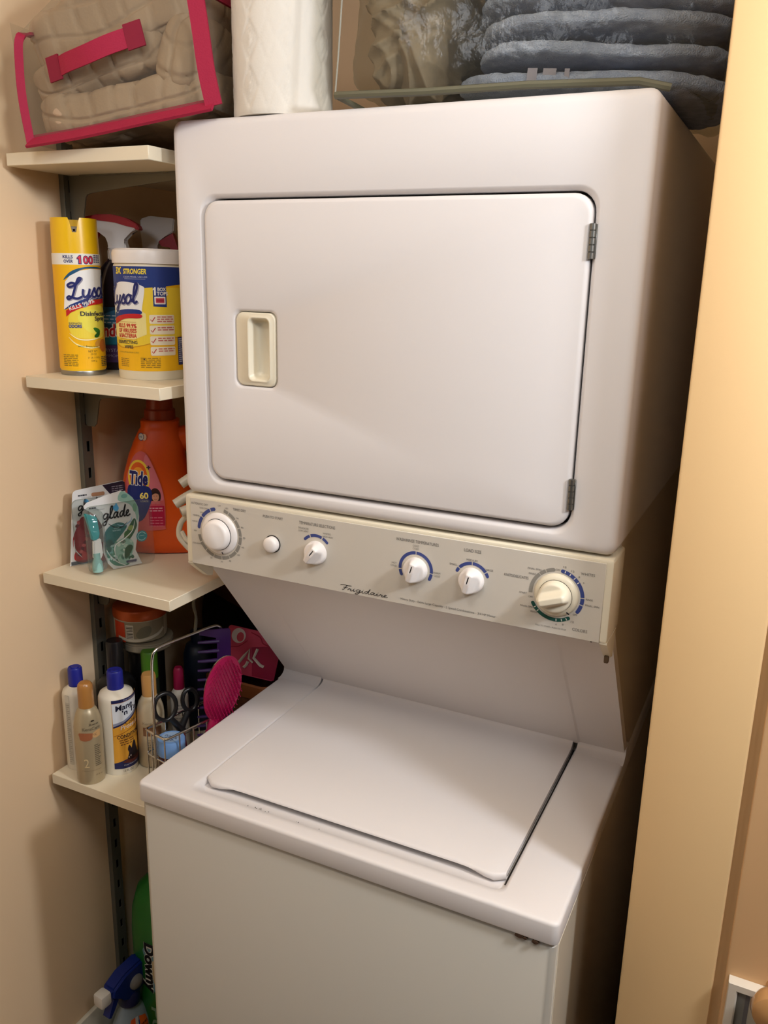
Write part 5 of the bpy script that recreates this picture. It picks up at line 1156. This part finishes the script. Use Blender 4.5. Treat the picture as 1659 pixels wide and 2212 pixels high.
bm = NB(); softbox(bm, (0, 0, .150), (.130, .085, .148), 3.5, 20, lambda p, n: n * .012 * nz(p, 9, 3)); part('body', bm, mat('black_fabric', (20, 20, 24), .9), bag)
ribbon('band', [(-.10, -.088, .262), (-.04, -.094, .240), (.03, -.096, .222), (.09, -.088, .200), (.125, -.05, .18)], .045, .003, (0, -.25, 1), bag, mat('rust_band', (112, 58, 20), .6))
for dx in (0, .022):
    bm = NB(); tube(bm, catmull([(.080 + dx, -.082, .30), (.070 + dx, -.098, .26), (.074 + dx, -.104, .22), (.090 + dx, -.100, .19), (.112 + dx, -.09, .185)], 6), .0075, 8, flat=.6); part('strap', bm, mat('slate_strap', (58, 66, 64), .7), bag)
b9 = bottle('dark_blue_bottle', 'dark blue bottle in the shade behind the wire caddy', 'bottle', -.1820, .2450, .0300, [(0, 0), (.029, 0), (.030, .003), (.030, .165), (.024, .185), (.014, .192), (0, .192)], mat('dark_blue', (10, 24, 42), .45), [(0, .188), (.014, .188), (.014, .215), (0, .215)], mat('dark_blue_cap', (12, 22, 40), .3))
bm = NB(); tube(bm, catmull([(-.125, .178, 1.166), (-.122, .172, 1.135), (-.128, .170, 1.10), (-.120, .166, 1.075), (-.124, .166, 1.045)], 8), lambda t: .0022 + .0012 * abs(math.sin(9 * t)), 8)
cs = link_mesh('hanging_cord', bm, mat('grey_cord', (120, 116, 100), .8)); tag(cs, 'thin knotted grey cord hanging down below the third shelf', 'cord')

# ------------------------------------------------------------------ on the floor beside the washer
gj = thing('green_jug', 'tall green plastic jug with black lettering, standing on the floor behind the spray bottle', 'jug', (-.196, .142, 0))
GRN = mat('green_jug_plastic', (30, 112, 36), .35)
bm = NB(); oval_bottle(bm, [(.9, 0), (1, .01), (1, .36), (.96, .41), (.82, .455), (.5, .485), (.3, .495)], .085, .075, 48, 2.4); part('body', bm, GRN, gj)
bm = NB(); lathe(bm, [(0, .49), (.024, .49), (.024, .525), (0, .527)], 28, cap=False); part('cap', bm, mat('green_cap_dark', (16, 70, 26), .4), gj)
def jugmap(u, v, d):
    th = facing(-.196, .142) + (u - .026) / .080; e = 2.4
    c, s_ = math.cos(th), math.sin(th); rad = (abs(c / .085) ** e + abs(s_ / .075) ** e) ** (-1 / e) + .0005 + d
    return Vector((rad * c, rad * s_, v))
pr = Print(.006)
pr.smooth([(-.050, .345), (-.035, .300), (-.032, .265), (-.018, .238), (.03, .24), (.03, .34)], (110, 150, 160), 1).smooth([(-.026, .320), (-.024, .270), (-.010, .248), (.03, .25), (.03, .33)], (206, 186, 140), 2)
for t_, off in ((.0030, 3), (0.0, 4)):
    pr.text('Downy', -.056, .362, .038, .125, (226, 226, 214) if off == 3 else (16, 16, 18), off, .10 if off == 3 else .05, rot=-PI / 2)
pr.text('PURE', -.036, .20, .024, .14, (120, 150, 120), 3, .02, rot=-PI / 2)
pr.build('printed_label', jugmap, gj)
fs = thing('floor_spray_bottle', 'blue trigger spray bottle with white nozzle and orange label on the floor', 'spray bottle', (-.2400, .0450, 0), (0, 0, math.radians(84)))
bm = NB(); oval_bottle(bm, [(.9, 0), (1, .006), (1, .13), (.93, .165), (.66, .195), (.42, .214), (.40, .225)], .046, .032, 44, 2.4); part('bottle', bm, mat('blue_white_bottle', (150, 164, 172), .3), fs)
BLU = mat('cobalt_plastic', (14, 38, 116), .35)
bm = NB(); prism(bm, [(-.018, .236), (.020, .236), (.024, .258), (.040, .276), (.046, .296), (.030, .310), (-.020, .306), (-.052, .290), (-.056, .268), (-.030, .262), (-.022, .250)], 'y', -.017, .017); bmesh.ops.bevel(bm, geom=bm.edges[:], offset=.005, segments=3, affect='EDGES'); part('head', bm, BLU, fs)
bm = NB(); box(bm, -.080, -.054, -.014, .014, .262, .292, .005, 2); part('nozzle', bm, mat('white_nozzle', (224, 218, 208), .4), fs)
bm = NB(); prism(bm, [(-.030, .264), (-.046, .264), (-.054, .244), (-.062, .226), (-.056, .222), (-.046, .234), (-.036, .250)], 'y', -.009, .009); part('trigger', bm, BLU, fs)
bm = NB(); lathe(bm, [(0, .218), (.0230, .218), (.0235, .221), (.0225, .240), (.018, .246), (0, .246)], 28, cap=False); part('collar', bm, mat('navy_collar', (18, 24, 70), .4), fs)
bm = NB(); lathe(bm, [(0, 0), (.0165, 0), (.016, .004), (.011, .0085), (0, .0105)], 26, (.006, -.0165, .270), ax=(0, -1, 0), cap=False); part('pivot_cover', bm, mat('grey_cover', (128, 126, 122), .5), fs)
FP = [(0, 1.0), (.13, 1.0), (.165, .93), (.195, .66), (.214, .42)]
def fmap(u, v, d):
    for p, q in zip(FP, FP[1:]):
        if p[0] <= v <= q[0]: break
    k = p[1] + (q[1] - p[1]) * (v - p[0]) / (q[0] - p[0]); th = -PI / 2 - .5 + u / .038; e = 2.4
    c, s_ = math.cos(th), math.sin(th); rad = k * (abs(c / .046) ** e + abs(s_ / .032) ** e) ** (-1 / e) + .0008 + d
    return Vector((rad * c, rad * s_, v))
pr = Print(.005, .01); pr.rect(-.044, .03, .044, .180, (30, 78, 150), 1).poly([(-.044, .09), (-.006, .19), (.010, .19), (-.03, .04), (-.044, .03)], (230, 96, 40), 2).poly([(.0, .05), (.022, .188), (.044, .18), (.044, .10), (.02, .04)], (230, 104, 36), 2).poly([(-.020, .04), (.008, .19), (.018, .19), (-.006, .04)], (206, 204, 200), 3).lines(.022, .165, .02, 6, .012, (120, 50, 24), 4, .004)
pr.build('label', fmap, fs)
